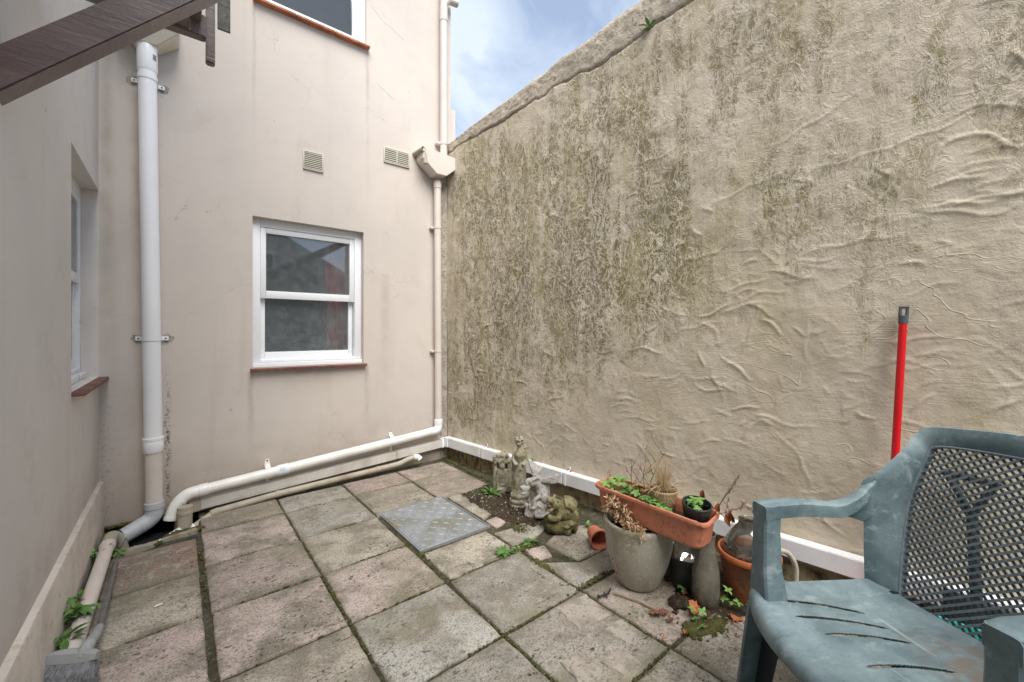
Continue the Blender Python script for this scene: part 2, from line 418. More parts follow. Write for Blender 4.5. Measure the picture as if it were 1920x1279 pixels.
M['cap'] = m_two('blue_grey_plastic', (.06, .075, .085), (.08, .095, .105), 20, rough=.45)
M['timber'] = m_two('dark_brown_stain', (.105, .068, .062), (.14, .095, .086), 3, c=(.20, .145, .13), cs=70, cf=.25, rough=.33, spec=.5, bs=.25, stretch=(1, 1, 6))
M['timber_pale'] = m_two('worn_brown_board', (.20, .165, .15), (.15, .12, .11), 6, c=(.08, .06, .05), cs=70, cf=.35, rough=.6)
M['timber_grey'] = m_two('grey_weathered_wood', (.17, .165, .145), (.12, .115, .10), 20, c=(.30, .30, .27), cs=60, cf=.5, rough=.85, bs=.6)
M['cable'] = m_two('yellow_cable', (.62, .42, .07), (.55, .36, .06), 30, rough=.45)
M['terra'] = m_two('terracotta_plastic', (.55, .205, .125), (.48, .17, .10), 6, c=(.14, .06, .035), cs=34, cf=.5, rough=.5, spec=.4, bs=.12)
M['terra_old'] = m_two('stained_terracotta', (.28, .10, .05), (.13, .065, .035), 9, c=(.06, .045, .03), cs=40, cf=.7, rough=.75, bs=.4)
M['terra_rim'] = m_two('orange_pot_rim', (.50, .15, .06), (.42, .12, .05), 9, rough=.5)
M['stonepot'] = m_two('grey_stone_glaze', (.36, .345, .285), (.27, .25, .18), 5, c=(.52, .50, .44), cs=85, cf=.85, rough=.6, spec=.4, bs=.35, bscale=180)
M['potbeige'] = m_two('tan_plastic_pot', (.33, .235, .13), (.28, .20, .11), 6, rough=.5)
M['potblack'] = m_two('black_plastic_pot', (.022, .023, .024), (.04, .04, .04), 14, c=(.09, .085, .075), cs=40, cf=.4, rough=.45)
M['dusty'] = m_glass('dusty_bottle_glass', (.66, .64, .57), 1.5, .0, 40, .62, boost=.05)
M['clear'] = m_glass('smeared_clear_glass', (.86, .88, .86), 1.5, .25, 18, .22, boost=.06)
M['hose'] = m_two('milky_tube', (.55, .52, .45), (.46, .43, .36), 20, rough=.4)
M['statue'] = m_two('lichened_cast_stone', (.38, .355, .275), (.24, .215, .14), 14, .40, .60, c=(.055, .05, .03), cs=55, cf=.75, rough=.92, bs=.9, bd=.006, bscale=110)
M['statue_grey'] = m_two('grey_cast_stone', (.36, .345, .325), (.28, .265, .24), 14, c=(.09, .085, .07), cs=60, cf=.6, rough=.9, bs=.7, bd=.005, bscale=110)
M['statue_moss'] = m_two('mossy_cast_stone', (.235, .215, .125), (.15, .135, .06), 13, .4, .6, c=(.04, .04, .02), cs=50, cf=.75, rough=.95, bs=.9, bd=.006, bscale=120)
M['rockmoss'] = m_two('mossy_rock', (.15, .13, .06), (.085, .085, .025), 18, c=(.03, .028, .016), cs=44, cf=.85, rough=.95, bs=1.0, bd=.01, bscale=80)
M['leaf'] = m_leaf('weed_leaf_green', (.11, .22, .05), (.07, .15, .035))
M['clover'] = m_leaf('bright_clover_green', (.19, .36, .09), (.12, .26, .06))
M['darkleaf'] = m_leaf('blue_green_leaf', (.075, .13, .06), (.05, .095, .045))
M['stem'] = m_leaf('reddish_stem', (.16, .085, .05), (.11, .06, .04))
M['greenstem'] = m_leaf('green_stem', (.13, .18, .06), (.10, .13, .05))
M['drygrass'] = m_leaf('straw', (.46, .34, .19), (.36, .25, .13), .7)
M['dryflower'] = m_leaf('dried_petal', (.48, .36, .22), (.36, .25, .14), .8)
M['twig'] = m_leaf('brown_twig', (.13, .075, .05), (.085, .05, .035), .8)
M['cane'] = m_leaf('pale_cane', (.36, .29, .20), (.28, .22, .15), .7)
M['fallen'] = m_leaf('rust_leaf', (.42, .15, .055), (.30, .095, .035), .7)
M['fallen_dark'] = m_leaf('brown_leaf', (.20, .085, .055), (.14, .06, .04), .75)
M['bristle'] = m_two('grey_bristle', (.30, .31, .32), (.17, .178, .185), 60, rough=.7)
M['broomgrey'] = m_pvc('grey_broom_plastic', (.33, .345, .355), .35, .5)
M['broomtube'] = m_two('dull_grey_tube', (.19, .19, .185), (.14, .14, .135), 12, rough=.5, metal=.3)
M['black'] = m_two('black_rubber', (.02, .021, .023), (.03, .03, .032), 10, rough=.5)
M['teal'] = m_two('teal_plastic', (.02, .30, .235), (.03, .36, .29), 5, rough=.4)
M['white_rock'] = m_two('chalky_stone', (.55, .53, .48), (.42, .40, .35), 14, rough=.9, bs=.7)
M['sticker'] = m_two('pale_blue_sticker', (.60, .72, .76), (.50, .62, .66), 40, rough=.4)
M['ink'] = m_two('grey_print', (.22, .25, .26), (.17, .20, .21), 40, rough=.5)
M['farwall'] = m_two('far_white_render', (.62, .61, .58), (.55, .54, .51), 1, rough=.9)
M['roof'] = m_two('far_slate_roof', (.30, .30, .31), (.24, .24, .25), 6, rough=.8)
M['ground'] = m_ground('earth', (.12, .10, .075), (.16, .14, .105), (.08, .07, .05), 6)
M['crack'] = m_two('dark_crack', (.045, .04, .034), (.06, .052, .043), 20, rough=.95)

def m_cover():
    t = T('galvanised_chequer_plate')
    p = t.co('Object')
    n = t.noise(p, 6, 5, .6)
    s = t.noise(p, 60, 5, .7)
    col = t.mix(t.ss(n, .4, .65), (.335, .355, .375), (.27, .29, .31))
    col = t.mix(t.ma('MULTIPLY', t.ss(s, .5, .7), .45), col, (.16, .165, .165))
    ge = t.ss(t.noise(p, 4.2, 4, .6), .47, .62)
    col = t.mix(t.ma('MULTIPLY', ge, t.ss(s, .36, .6, .35, .9)), col, (.21, .20, .115))
    return t.bsdf(col, t.ss(n, .3, .7, .45, .65), t.bump(s, .25, .004), .5, .25)
M['cover'] = m_cover()
M['tread'] = m_two('worn_steel_tread', (.40, .42, .44), (.28, .29, .30), 20, rough=.4, metal=.3, spec=.6)

# ================================================================== mesh helpers
ORG = {}
def link(o, parent=None):
    COL.objects.link(o)
    if parent is not None:
        o.parent = parent
    return o

def tag(o, label=None, cat=None, group=None, kind=None):
    if label: o['label'] = label
    if cat: o['category'] = cat
    if group: o['group'] = group
    if kind: o['kind'] = kind
    return o

def thing(name, label, cat, loc=(0, 0, 0), rz=0.0, group=None, kind=None):
    o = bpy.data.objects.new(name, None)
    o.empty_display_size = .1
    o.location = loc
    o.rotation_euler = (0, 0, rz)
    link(o)
    ORG[o.name] = Vector(loc)
    return tag(o, label, cat, group, kind)

def obj(name, bm, mat, parent=None, local=False, smooth=True, angle=40, mods=()):
    """link a bmesh as ONE object; geometry is given in world metres unless local"""
    if parent is not None and not local:
        bmesh.ops.translate(bm, verts=bm.verts, vec=-ORG[parent.name])
    me = bpy.data.meshes.new(name)
    bm.to_mesh(me)
    bm.free()
    o = bpy.data.objects.new(name, me)
    mats = mat if isinstance(mat, (list, tuple)) else [mat]
    for m in mats:
        me.materials.append(M[m] if isinstance(m, str) else m)
    if smooth and len(me.polygons):
        me.polygons.foreach_set('use_smooth', [True] * len(me.polygons))
        try:
            me.set_sharp_from_angle(angle=R(angle))
        except Exception:
            pass
    link(o, parent)
    if parent is not None:
        ORG[o.name] = ORG[parent.name]
    return o

def solo(name, bm, mat, label, cat, group=None, kind=None, base=None, **kw):
    """a thing that is one mesh; its origin is put at base"""
    if base is not None:
        bmesh.ops.translate(bm, verts=bm.verts, vec=-Vector(base))
    o = obj(name, bm, mat, None, True, **kw)
    if base is not None:
        o.location = base
    return tag(o, label, cat, group, kind)

def box(bm, c, s, rot=None, bev=0.0, seg=1, mi=0):
    r = bmesh.ops.create_cube(bm, size=1.0)
    vs_ = r['verts']
    bmesh.ops.scale(bm, vec=s, verts=vs_)
    if bev:
        es = list({e for v in vs_ for e in v.link_edges})
        rr = bmesh.ops.bevel(bm, geom=es, offset=bev, segments=seg, affect='EDGES', profile=.5)
        vs_ = list({v for f in rr['faces'] for v in f.verts} | {v for v in vs_ if v.is_valid})
    if rot is not None:
        bmesh.ops.rotate(bm, verts=vs_, cent=(0, 0, 0), matrix=rot if isinstance(rot, Matrix) else Euler(rot).to_matrix())
    bmesh.ops.translate(bm, verts=vs_, vec=c)
    if mi:
        for f in {f for v in vs_ for f in v.link_faces}:
            f.material_index = mi
    return vs_

def box2(bm, a, b, **k):
    a, b = Vector(a), Vector(b)
    return box(bm, (a + b) / 2, tuple(abs(x) for x in (b - a)), **k)

def hexa(bm, pts):
    """a box from its 8 corners: 4 below, 4 above, same winding"""
    v = [bm.verts.new(p) for p in pts]
    for f in ((0, 3, 2, 1), (4, 5, 6, 7), (0, 1, 5, 4), (1, 2, 6, 5), (2, 3, 7, 6), (3, 0, 4, 7)):
        bm.faces.new([v[i] for i in f])
    bmesh.ops.recalc_face_normals(bm, faces=list({f for x in v for f in x.link_faces}))
    return v

def fillet(pts, rad, n=6):
    """round the corners of a polyline"""
    P = [Vector(p) for p in pts]
    out = [P[0]]
    for i in range(1, len(P) - 1):
        a, b, c = P[i - 1], P[i], P[i + 1]
        d1, d2 = (a - b), (c - b)
        r = min(rad, d1.length * .49, d2.length * .49)
        p0, p2 = b + d1.normalized() * r, b + d2.normalized() * r
        for k in range(n + 1):
            t = k / n
            out.append(p0 * (1 - t) ** 2 + b * 2 * t * (1 - t) + p2 * t * t)
    out.append(P[-1])
    return out

def tube(bm, pts, r, seg=14, cap=True, flat=1.0, closed=False):
    P = [Vector(p) for p in pts]
    n = len(P)
    rs = r if isinstance(r, (list, tuple)) else [r] * n
    up = Vector((0, 0, 1))
    rings = []
    prev = None
    for i in range(n):
        if i == 0: d = P[1] - P[0]
        elif i == n - 1: d = P[-1] - P[-2]
        else: d = (P[i + 1] - P[i]).normalized() + (P[i] - P[i - 1]).normalized()
        if d.length < 1e-9: d = Vector((0, 0, 1))
        d.normalize()
        if prev is None:
            a = d.cross(up)
            if a.length < .05: a = d.cross(Vector((1, 0, 0)))
            a.normalize()
        else:
            a = prev - d * prev.dot(d)
            if a.length < 1e-6: a = d.cross(up)
            a.normalize()
        prev = a
        b = d.cross(a)
        rings.append([bm.verts.new(P[i] + (a * math.cos(2 * math.pi * k / seg) + b * math.sin(2 * math.pi * k / seg) * flat) * rs[i]) for k in range(seg)])
    for i in range(n - 1):
        for k in range(seg):
            k2 = (k + 1) % seg
            bm.faces.new((rings[i][k], rings[i][k2], rings[i + 1][k2], rings[i + 1][k]))
    if cap:
        try:
            bm.faces.new(list(reversed(rings[0])))
            bm.faces.new(rings[-1])
        except Exception:
            pass
    return rings

def pipe(bm, pts, r, wall=.003, seg=18):
    """an open-ended pipe with a visible bore"""
    P = [Vector(p) for p in pts]
    o = tube(bm, P, r, seg, cap=False)
    i = tube(bm, P, r - wall, seg, cap=False)
    for e in (0, -1):
        for k in range(seg):
            k2 = (k + 1) % seg
            bm.faces.new((o[e][k], o[e][k2], i[e][k2], i[e][k]))
    bmesh.ops.recalc_face_normals(bm, faces=bm.faces)

def lathe(bm, prof, seg=32, c=(0, 0, 0), mat=None, wob=0.0):
    rings = []
    c = Vector(c)
    for (r, z) in prof:
        ring = []
        for k in range(seg):
            a = 2 * math.pi * k / seg
            p = Vector((r * math.cos(a), r * math.sin(a), z))
            if mat is not None: p = mat @ p
            ring.append(bm.verts.new(c + p))
        rings.append(ring)
    for i in range(len(rings) - 1):
        for k in range(seg):
            k2 = (k + 1) % seg
            bm.faces.new((rings[i][k], rings[i][k2], rings[i + 1][k2], rings[i + 1][k]))
    return rings

def capring(bm, ring, flip=False):
    try: bm.faces.new(list(reversed(ring)) if flip else ring)
    except Exception: pass

def grid(bm, fn, nu, nv, uvl=None):
    V = [[bm.verts.new(fn(i / nu, j / nv)) for i in range(nu + 1)] for j in range(nv + 1)]
    for j in range(nv):
        for i in range(nu):
            bm.faces.new((V[j][i], V[j][i + 1], V[j + 1][i + 1], V[j + 1][i]))
    return V

def ell(bm, c, r, rot=None, sub=2):
    q = bmesh.ops.create_icosphere(bm, subdivisions=sub, radius=1.0)['verts']
    bmesh.ops.scale(bm, vec=r, verts=q)
    if rot: bmesh.ops.rotate(bm, verts=q, cent=(0, 0, 0), matrix=Euler(rot).to_matrix())
    bmesh.ops.translate(bm, verts=q, vec=c)
    return q

def NB():
    return bmesh.new()

_tex = {}
def clouds(size):
    if size not in _tex:
        x = bpy.data.textures.new('roughness_%d' % int(size * 1000), 'CLOUDS')
        x.noise_scale = size
        x.noise_depth = 3
        _tex[size] = x
    return _tex[size]

def fuse(o, voxel=.006, amp=.004, size=.03, smooth=2):
    """weld overlapping lumps into one skin and roughen it"""
    m = o.modifiers.new('weld', 'REMESH')
    m.mode = 'VOXEL'
    m.voxel_size = voxel
    m.use_smooth_shade = True
    s = o.modifiers.new('soften', 'SMOOTH')
    s.iterations = smooth
    s.factor = .5
    if amp:
        d = o.modifiers.new('roughen', 'DISPLACE')
        d.texture = clouds(size)
        d.strength = amp
        d.mid_level = .5
    return o

# value noise in numpy
def vnoise(x, y, seed=0):
    g = np.random.RandomState(seed).rand(257, 257)
    xi = np.floor(x).astype(int); yi = np.floor(y).astype(int)
    fx = x - xi; fy = y - yi
    fx = fx * fx * (3 - 2 * fx); fy = fy * fy * (3 - 2 * fy)
    xi %= 256; yi %= 256
    return (g[xi, yi] * (1 - fx) * (1 - fy) + g[xi + 1, yi] * fx * (1 - fy) + g[xi, yi + 1] * (1 - fx) * fy + g[xi + 1, yi + 1] * fx * fy)

def fbm(x, y, seed=0, oct=4, gain=.5):
    s = 0; a = 1.0; tot = 0
    for k in range(oct):
        s = s + a * vnoise(x * 2 ** k + 13.7 * k, y * 2 ** k + 7.1 * k, seed + k)
        tot += a; a *= gain
    return s / tot

def sstep(x, a, b):
    t = np.clip((x - a) / (b - a), 0, 1)
    return t * t * (3 - 2 * t)

# ================================================================== ground
YB = 3.48            # face of the back wall
XL = -0.369          # face of the side wall
g = NB()
# one sheet of earth under everything, with the opening of the drain pit left out
PX0, PX1, PY0, PY1 = -0.345, 0.105, 3.075, 3.48
def quad(bm, x0, y0, x1, y1, z):
    v = [bm.verts.new(p) for p in ((x0, y0, z), (x1, y0, z), (x1, y1, z), (x0, y1, z))]
    bm.faces.new(v)
for a in ((-90, -90, 90, PY0), (-90, PY0, PX0, PY1), (PX1, PY0, 90, PY1), (-90, PY1, 90, 90)):
    quad(g, *a, -0.045)
tag(obj('ground', g, 'ground', None, True, smooth=False), kind='structure')

patio = thing('patio', None, None, (0.5, 1.7, 0), kind='structure')
g = NB()
for a in ((-0.345, -1.6, 2.6, PY0), (PX1, PY0, 2.05, 3.48)):
    nx, ny = int((a[2] - a[0]) / .02), int((a[3] - a[1]) / .02)
    grid(g, lambda u, v, a=a: (a[0] + (a[2] - a[0]) * u, a[1] + (a[3] - a[1]) * v, -0.012 + .005 * (rnd.random() - .5)), nx, ny)
obj('joint_bed', g, 'bed', patio)

TINTS = {'pink': (.385, .31, .28), 'grey': (.325, .315, .285), 'buff': (.355, .32, .26), 'dark': (.255, .238, .205), 'red': (.215, .135, .10), 'rose': (.34, .26, .235)}
def slab(x0, y0, x1, y1, tint, inset=.006, dz=None, name='paving_slab', poly=None, mat='slab'):
    """one paving slab: uneven arrises, a worn rounded edge, a slight tilt"""
    bm = NB()
    P = poly or [(x0 + inset, y0 + inset), (x1 - inset, y0 + inset), (x1 - inset, y1 - inset), (x0 + inset, y1 - inset)]
    edge = []
    for i in range(len(P)):
        a, b = Vector(P[i]), Vector(P[(i + 1) % len(P)])
        n = max(2, int((b - a).length / .045))
        for k in range(n):
            t = k / n
            j = .0022 if k else .004
            edge.append(a.lerp(b, t) + Vector((rnd.uniform(-j, j), rnd.uniform(-j, j))))
    cx = sum(p.x for p in edge) / len(edge); cy = sum(p.y for p in edge) / len(edge)
    dz = rnd.uniform(-.0025, .0025) if dz is None else dz
    tx, ty = rnd.uniform(-.006, .006), rnd.uniform(-.006, .006)
    top = lambda p, d: dz + (p.x - cx) * tx + (p.y - cy) * ty - d
    c = Vector((cx, cy))
    rings = []
    for (f, d) in ((0, .035), (0, .006), (.004, .0015), (.010, 0.0)):
        ring = []
        for p in edge:
            q = p + (c - p).normalized() * f
            ring.append(bm.verts.new((q.x, q.y, top(q, d) + (rnd.uniform(-.0008, .0008) if d < .003 else 0))))
        rings.append(ring)
    for i in range(3):
        for k in range(len(edge)):
            k2 = (k + 1) % len(edge)
            bm.faces.new((rings[i][k], rings[i][k2], rings[i + 1][k2], rings[i + 1][k]))
    bm.faces.new(rings[3])
    uvl = bm.loops.layers.uv.new('UVMap')
    xs = [p.x for p in edge]; ys = [p.y for p in edge]
    mx, Mx, my, My = min(xs), max(xs), min(ys), max(ys)
    for f in bm.faces:
        for l in f.loops:
            l[uvl].uv = ((l.vert.co.x - mx) / (Mx - mx), (l.vert.co.y - my) / (My - my))
    # slabs keep their own origin so each carries its own grain
    bmesh.ops.translate(bm, verts=bm.verts, vec=(-cx, -cy, 0))
    o = obj(name, bm, mat, None, True, angle=60)
    o.parent = patio
    o.location = Vector((cx, cy, 0)) - ORG['patio']
    t = TINTS[tint]
    f = rnd.uniform(1.0, 1.45)
    o.color = (t[0] * f, t[1] * f, t[2] * f, 1)
    return o

X = [0.100, 0.552, 1.005, 1.457, 1.905]
Y = [3.37, 3.078, 2.63, 2.18, 1.737, 1.29, .84, .39, -.06, -.51, -.96]
tint_rows = [
    # columns 0..3
    ['pink', 'grey', 'rose', 'pink'],    # top strip
    ['pink', 'grey', 'buff', 'rose'],
    ['pink', 'buff', None, None],
    ['pink', 'pink', None, None],
    ['buff', 'grey', 'dark', None],
    ['grey', 'dark', 'dark', None],
    ['pink', 'dark', 'dark', None],
    ['grey', 'buff', 'dark', 'dark'],
    ['grey', 'dark', 'buff', 'dark'],
    ['buff', 'grey', 'dark', 'dark'],
]
for r in range(10):
    for c in range(4):
        tn = tint_rows[r][c]
        if tn is None: continue
        ins = .006 if r < 3 else .0085
        x0 = X[c] + (.004 if c == 0 else 0)
        slab(x0, Y[r + 1], X[c + 1], Y[r], tn, ins)
# slabs along the foot of the side wall
for (y0, y1, tn) in ((2.593, 3.03, 'red'), (2.178, 2.593, 'buff'), (1.76, 2.178, 'pink'), (1.33, 1.76, 'pink'), (.9, 1.33, 'buff'), (.45, .9, 'grey'), (0, .45, 'pink')):
    slab(-0.325, y0, 0.088, y1, tn, .006)
# cut slab in front of the steel cover, narrow cuts beside it
slab(1.022, 1.737, 1.457, 2.045, 'buff', .007)
slab(1.515, 2.05, 1.60, 2.65, 'buff', .004, poly=[(1.517, 2.16), (1.60, 2.20), (1.625, 2.62), (1.519, 2.625)])
slab(0, 0, 0, 0, 'pink', poly=[(1.52, 2.03), (1.615, 2.05), (1.61, 2.15), (1.518, 2.145)])
slab(0, 0, 0, 0, 'grey', poly=[(1.468, 1.80), (1.62, 1.79), (1.77, 1.84), (1.74, 1.99), (1.60, 1.97), (1.472, 1.985)], dz=-.004)
slab(0, 0, 0, 0, 'pink', poly=[(1.468, 1.60), (1.565, 1.585), (1.60, 1.69), (1.49, 1.725)], dz=.001)
slab(0, 0, 0, 0, 'buff', poly=[(1.64, 1.47), (1.90, 1.45), (1.96, 1.72), (1.78, 1.76), (1.615, 1.70)], dz=-.001)
slab(0, 0, 0, 0, 'grey', poly=[(1.468, 1.305), (1.70, 1.30), (1.93, 1.32), (1.90, 1.44), (1.63, 1.455), (1.468, 1.58)], dz=-.005)
slab(0, 0, 0, 0, 'pink', poly=[(1.466, .85), (1.72, .85), (1.90, .86), (1.92, 1.28), (1.466, 1.28)], dz=-.004)
slab(0, 0, 0, 0, 'dark', poly=[(1.466, .40), (1.90, .40), (1.905, .83), (1.466, .83)], dz=-.002)
# strip of slabs along the boundary wall
for (y0, y1, tn) in ((.40, .83, 'dark'), (-.05, .39, 'grey'), (-.5, -.06, 'buff'), (.85, 1.28, 'dark')):
    slab(1.912, y0, 2.22 if y0 > .8 else 2.30, y1, tn, .006, dz=-.004)
# worn cement patches that once bedded something
for poly in ([(1.06, .93), (1.17, .925), (1.175, 1.04), (1.07, 1.045)], [(1.20, .87), (1.30, .865), (1.315, .96), (1.19, .955)], [(1.335, .95), (1.43, .955), (1.435, 1.05), (1.33, 1.055)], [(1.25, 1.12), (1.42, 1.10), (1.45, 1.25), (1.27, 1.27)], [(1.74, .61), (1.87, .56), (1.89, .72), (1.77, .77)], [(1.10, .55), (1.30, .56), (1.29, .68), (1.12, .67)]):
    bm = NB()
    P = []
    for i in range(len(poly)):
        a, b = Vector(poly[i]), Vector(poly[(i + 1) % len(poly)])
        for k in range(5):
            P.append(a.lerp(b, k / 5) + Vector((rnd.uniform(-.006, .006), rnd.uniform(-.006, .006))))
    c = sum(P, Vector((0, 0))) / len(P)
    lo = [bm.verts.new((p.x, p.y, -.002)) for p in P]
    hi = [bm.verts.new((p.x * .94 + c.x * .06, p.y * .94 + c.y * .06, .0052)) for p in P]
    for k in range(len(P)):
        k2 = (k + 1) % len(P)
        bm.faces.new((lo[k], lo[k2], hi[k2], hi[k]))
    bm.faces.new(hi)
    obj('cement_patch', bm, 'patch', patio)

# ---- drain pit
pit = thing('drain_pit', None, None, (-.12, 3.28, 0), kind='structure')
bm = NB()
z0 = -.14
a, b, c, d = (PX0, PY0), (PX1, PY0), (PX1, PY1), (PX0, PY1)
for p, q in ((a, b), (b, c), (c, d), (d, a)):
    v = [bm.verts.new(x) for x in ((p[0], p[1], z0), (q[0], q[1], z0), (q[0], q[1], -.0), (p[0], p[1], -.0))]
    bm.faces.new(v)
bm.faces.new([bm.verts.new((p[0], p[1], z0)) for p in (a, b, c, d)])
obj('pit_lining', bm, 'pit', pit, smooth=False)
bm = NB()
grid(bm, lambda u, v: (PX0 + .01 + (PX1 - PX0 - .02) * u, PY0 + .01 + (PY1 - PY0 - .02) * v, -.085), 2, 2)
obj('drain_water', bm, 'water', pit)
for (x0, y0, x1, y1) in ((-.265, 3.032, -.085, 3.082), (-.078, 3.072, .092, 3.122)):
    bm = NB()
    hexa(bm, [(x0, y0, -.04), (x1, y0 + .03, -.04), (x1, y1 + .03, -.04), (x0, y1, -.04), (x0, y0 + .004, .014), (x1, y0 + .034, .016), (x1, y1 + .026, .014), (x0, y1 - .004, .012)])
    bmesh.ops.bevel(bm, geom=bm.edges[:], offset=.006, segments=2, affect='EDGES')
    bmesh.ops.subdivide_edges(bm, edges=[e for e in bm.edges if e.calc_length() > .08], cuts=5)
    for v in bm.verts: v.co += Vector((0, rnd.uniform(-.003, .003), rnd.uniform(-.003, .003)))
    obj('edge_stone', bm, 'edge', pit)

# ---- steel inspection cover
CX0, CX1, CY0, CY1 = 1.026, 1.497, 2.062, 2.665
cov = thing('manhole_cover', 'grey steel chequer plate drain cover set in the paving, green algae on one corner', 'manhole cover', ((CX0 + CX1) / 2, (CY0 + CY1) / 2, 0))
bm = NB()
box2(bm, (CX0 + .012, CY0 + .012, -.02), (CX1 - .012, CY1 - .012, .002), bev=.002)
obj('plate', bm, 'cover', cov)
bm = NB()
for (p, q) in (((CX0, CY0), (CX1, CY0 + .008)), ((CX0, CY1 - .008), (CX1, CY1)), ((CX0, CY0 + .0085), (CX0 + .008, CY1 - .0085)), ((CX1 - .008, CY0 + .0085), (CX1, CY1 - .0085))):
    box2(bm, (p[0], p[1], -.03), (q[0], q[1], .003))
obj('frame', bm, 'cover', cov)
bm = NB()
k = 0
sp = .060
for i in range(9):
    for j in range(11):
        x = CX0 + .04 + i * sp * .79
        y = CY0 + .045 + j * sp * .87
        if x > CX1 - .035 or y > CY1 - .035: continue
        an = R(45) if (i + j) % 2 else R(-45)
        # lozenge tread: a long low lens
        Ln, Wd, Ht = .028, .0058, .0052
        c_, s_ = math.cos(an), math.sin(an)
        P = [(-Ln, 0, 0), (0, -Wd, 0), (Ln, 0, 0), (0, Wd, 0), (-Ln * .55, 0, Ht), (Ln * .55, 0, Ht)]
        V = [bm.verts.new((x + p[0] * c_ - p[1] * s_, y + p[0] * s_ + p[1] * c_, .0019 + p[2])) for p in P]
        for f in ((0, 1, 4), (1, 5, 4), (1, 2, 5), (2, 3, 5), (3, 4, 5), (3, 0, 4)):
            bm.faces.new([V[q] for q in f])
tag(obj('tread', bm, 'tread', cov, smooth=False), kind='stuff')

# ================================================================== the house
house = thing('house', 'pinkish beige rendered house with white sash windows filling the left and back of the yard', 'house', (0, YB, 0))
HX1, HZ = 2.055, 5.4
def wall_cells(bm, U, W, holes, mp, depth, cap=True):
    """a flat wall with rectangular openings and their reveals; mp(u, d, w) gives the point"""
    us = sorted(set([U[0], U[1]] + [h[0] for h in holes] + [h[1] for h in holes]))
    ws = sorted(set([W[0], W[1]] + [h[2] for h in holes] + [h[3] for h in holes]))
    def inside(u, w):
        return any(h[0] < u < h[1] and h[2] < w < h[3] for h in holes)
    cache = {}
    def V(u, w):
        k_ = (round(u, 5), round(w, 5))
        if k_ not in cache: cache[k_] = bm.verts.new(mp(u, 0, w))
        return cache[k_]
    for i in range(len(us) - 1):
        for j in range(len(ws) - 1):
            if inside((us[i] + us[i + 1]) / 2, (ws[j] + ws[j + 1]) / 2): continue
            bm.faces.new((V(us[i], ws[j]), V(us[i + 1], ws[j]), V(us[i + 1], ws[j + 1]), V(us[i], ws[j + 1])))
    for (a, b, c, d) in holes:
        for (p, q) in (((a, c), (b, c)), ((b, c), (b, d)), ((b, d), (a, d)), ((a, d), (a, c))):
            bm.faces.new([bm.verts.new(mp(*x)) for x in ((p[0], 0, p[1]), (q[0], 0, q[1]), (q[0], depth, q[1]), (p[0], depth, p[1]))])

back = lambda u, d, w: (u, YB + d, w)
side = lambda u, d, w: (XL - d, u, w)
bm = NB()
wall_cells(bm, (-.75, HX1), (-.2, HZ), [(.417, 1.213, .936, 2.036), (.432, 1.238, 3.600, 4.65)], back, .16)
# gable end of the back wall and the stub below
for (x, z0, z1) in ((HX1, -.2, HZ),):
    bm.faces.new([bm.verts.new(p) for p in ((x, YB, z0), (x, YB + 4, z0), (x, YB + 4, z1), (x, YB, z1))])
box2(bm, (HX1 + .001, YB + .02, 2.4), (2.118, YB + .4, 3.375))
obj('wall', bm, 'house', house, smooth=False)
bm = NB()
wall_cells(bm, (-3.0, YB), (-.2, HZ), [(2.66, YB - .0005, .93, 2.045)], side, .16)
obj('wall', bm, 'side', house, smooth=False)
# plinth along the side wall
bm = NB()
nP = 60
prof = [(-.345, -.05), (-.345, .285), (-.349, .298), (XL - .01, .304)]
V = []
for i in range(nP + 1):
    y = -3 + (YB - .001 + 3) * i / nP
    V.append([bm.verts.new((x + .0025 * (rnd.random() - .5) * (j < 3), y, z + .002 * (rnd.random() - .5))) for j, (x, z) in enumerate(prof)])
for i in range(nP):
    for j in range(3):
        bm.faces.new((V[i][j], V[i + 1][j], V[i + 1][j + 1], V[i][j + 1]))
obj('plinth', bm, 'plinth', house, angle=50)
# flaking mortar strip where the house meets the yard wall
bm = NB()
V = []
for i in range(90):
    z = 2.62 * i / 89
    wdt = .016 + .006 * math.sin(i * 1.7) + rnd.uniform(-.004, .004)
    V.append([bm.verts.new((1.955 - wdt + .05 * (z < .0), YB - .0015, z)), bm.verts.new((1.975, YB - .012 + rnd.uniform(-.004, .004), z)), bm.verts.new((2.0, YB - .022, z))])
for i in range(89):
    for j in range(2):
        bm.faces.new((V[i][j], V[i][j + 1], V[i + 1][j + 1], V[i + 1][j]))
obj('corner_mortar', bm, 'mortar_gap', house)
# hairline cracks in the render
for pts in ([(1.27, 3.98), (1.36, 3.90), (1.47, 3.86), (1.60, 3.80)], [(1.33, 3.33), (1.42, 3.28), (1.49, 3.235)]):
    bm = NB()
    q = []
    for a_, b_ in zip(pts[:-1], pts[1:]):
        for k in range(5):
            q.append((a_[0] + (b_[0] - a_[0]) * k / 5 + rnd.uniform(-.005, .005), YB, a_[1] + (b_[1] - a_[1]) * k / 5 + rnd.uniform(-.005, .005)))
    tube(bm, q, .0007, 5)
    obj('hairline_crack', bm, 'crack', house)

def slabbox(bm, mp, u0, u1, d0, d1, w0, w1, bev=.0025):
    """axis box in wall coordinates (u along, d into the wall, w up)"""
    a, b = Vector(mp(u0, d0, w0)), Vector(mp(u1, d1, w1))
    c = (a + b) / 2
    s = tuple(abs(x) for x in (b - a))
    return box(bm, c, s, bev=min(bev, min(s) * .3), seg=2)

def ring(bm, mp, u0, u1, d0, d1, w0, w1, t_l, t_r, t_b, t_t):
    e = .0004
    slabbox(bm, mp, u0, u0 + t_l, d0, d1, w0, w1)
    slabbox(bm, mp, u1 - t_r, u1, d0, d1, w0, w1)
    slabbox(bm, mp, u0 + t_l + e, u1 - t_r - e, d0 + .001, d1, w0, w0 + t_b)
    slabbox(bm, mp, u0 + t_l + e, u1 - t_r - e, d0 + .001, d1, w1 - t_t, w1)

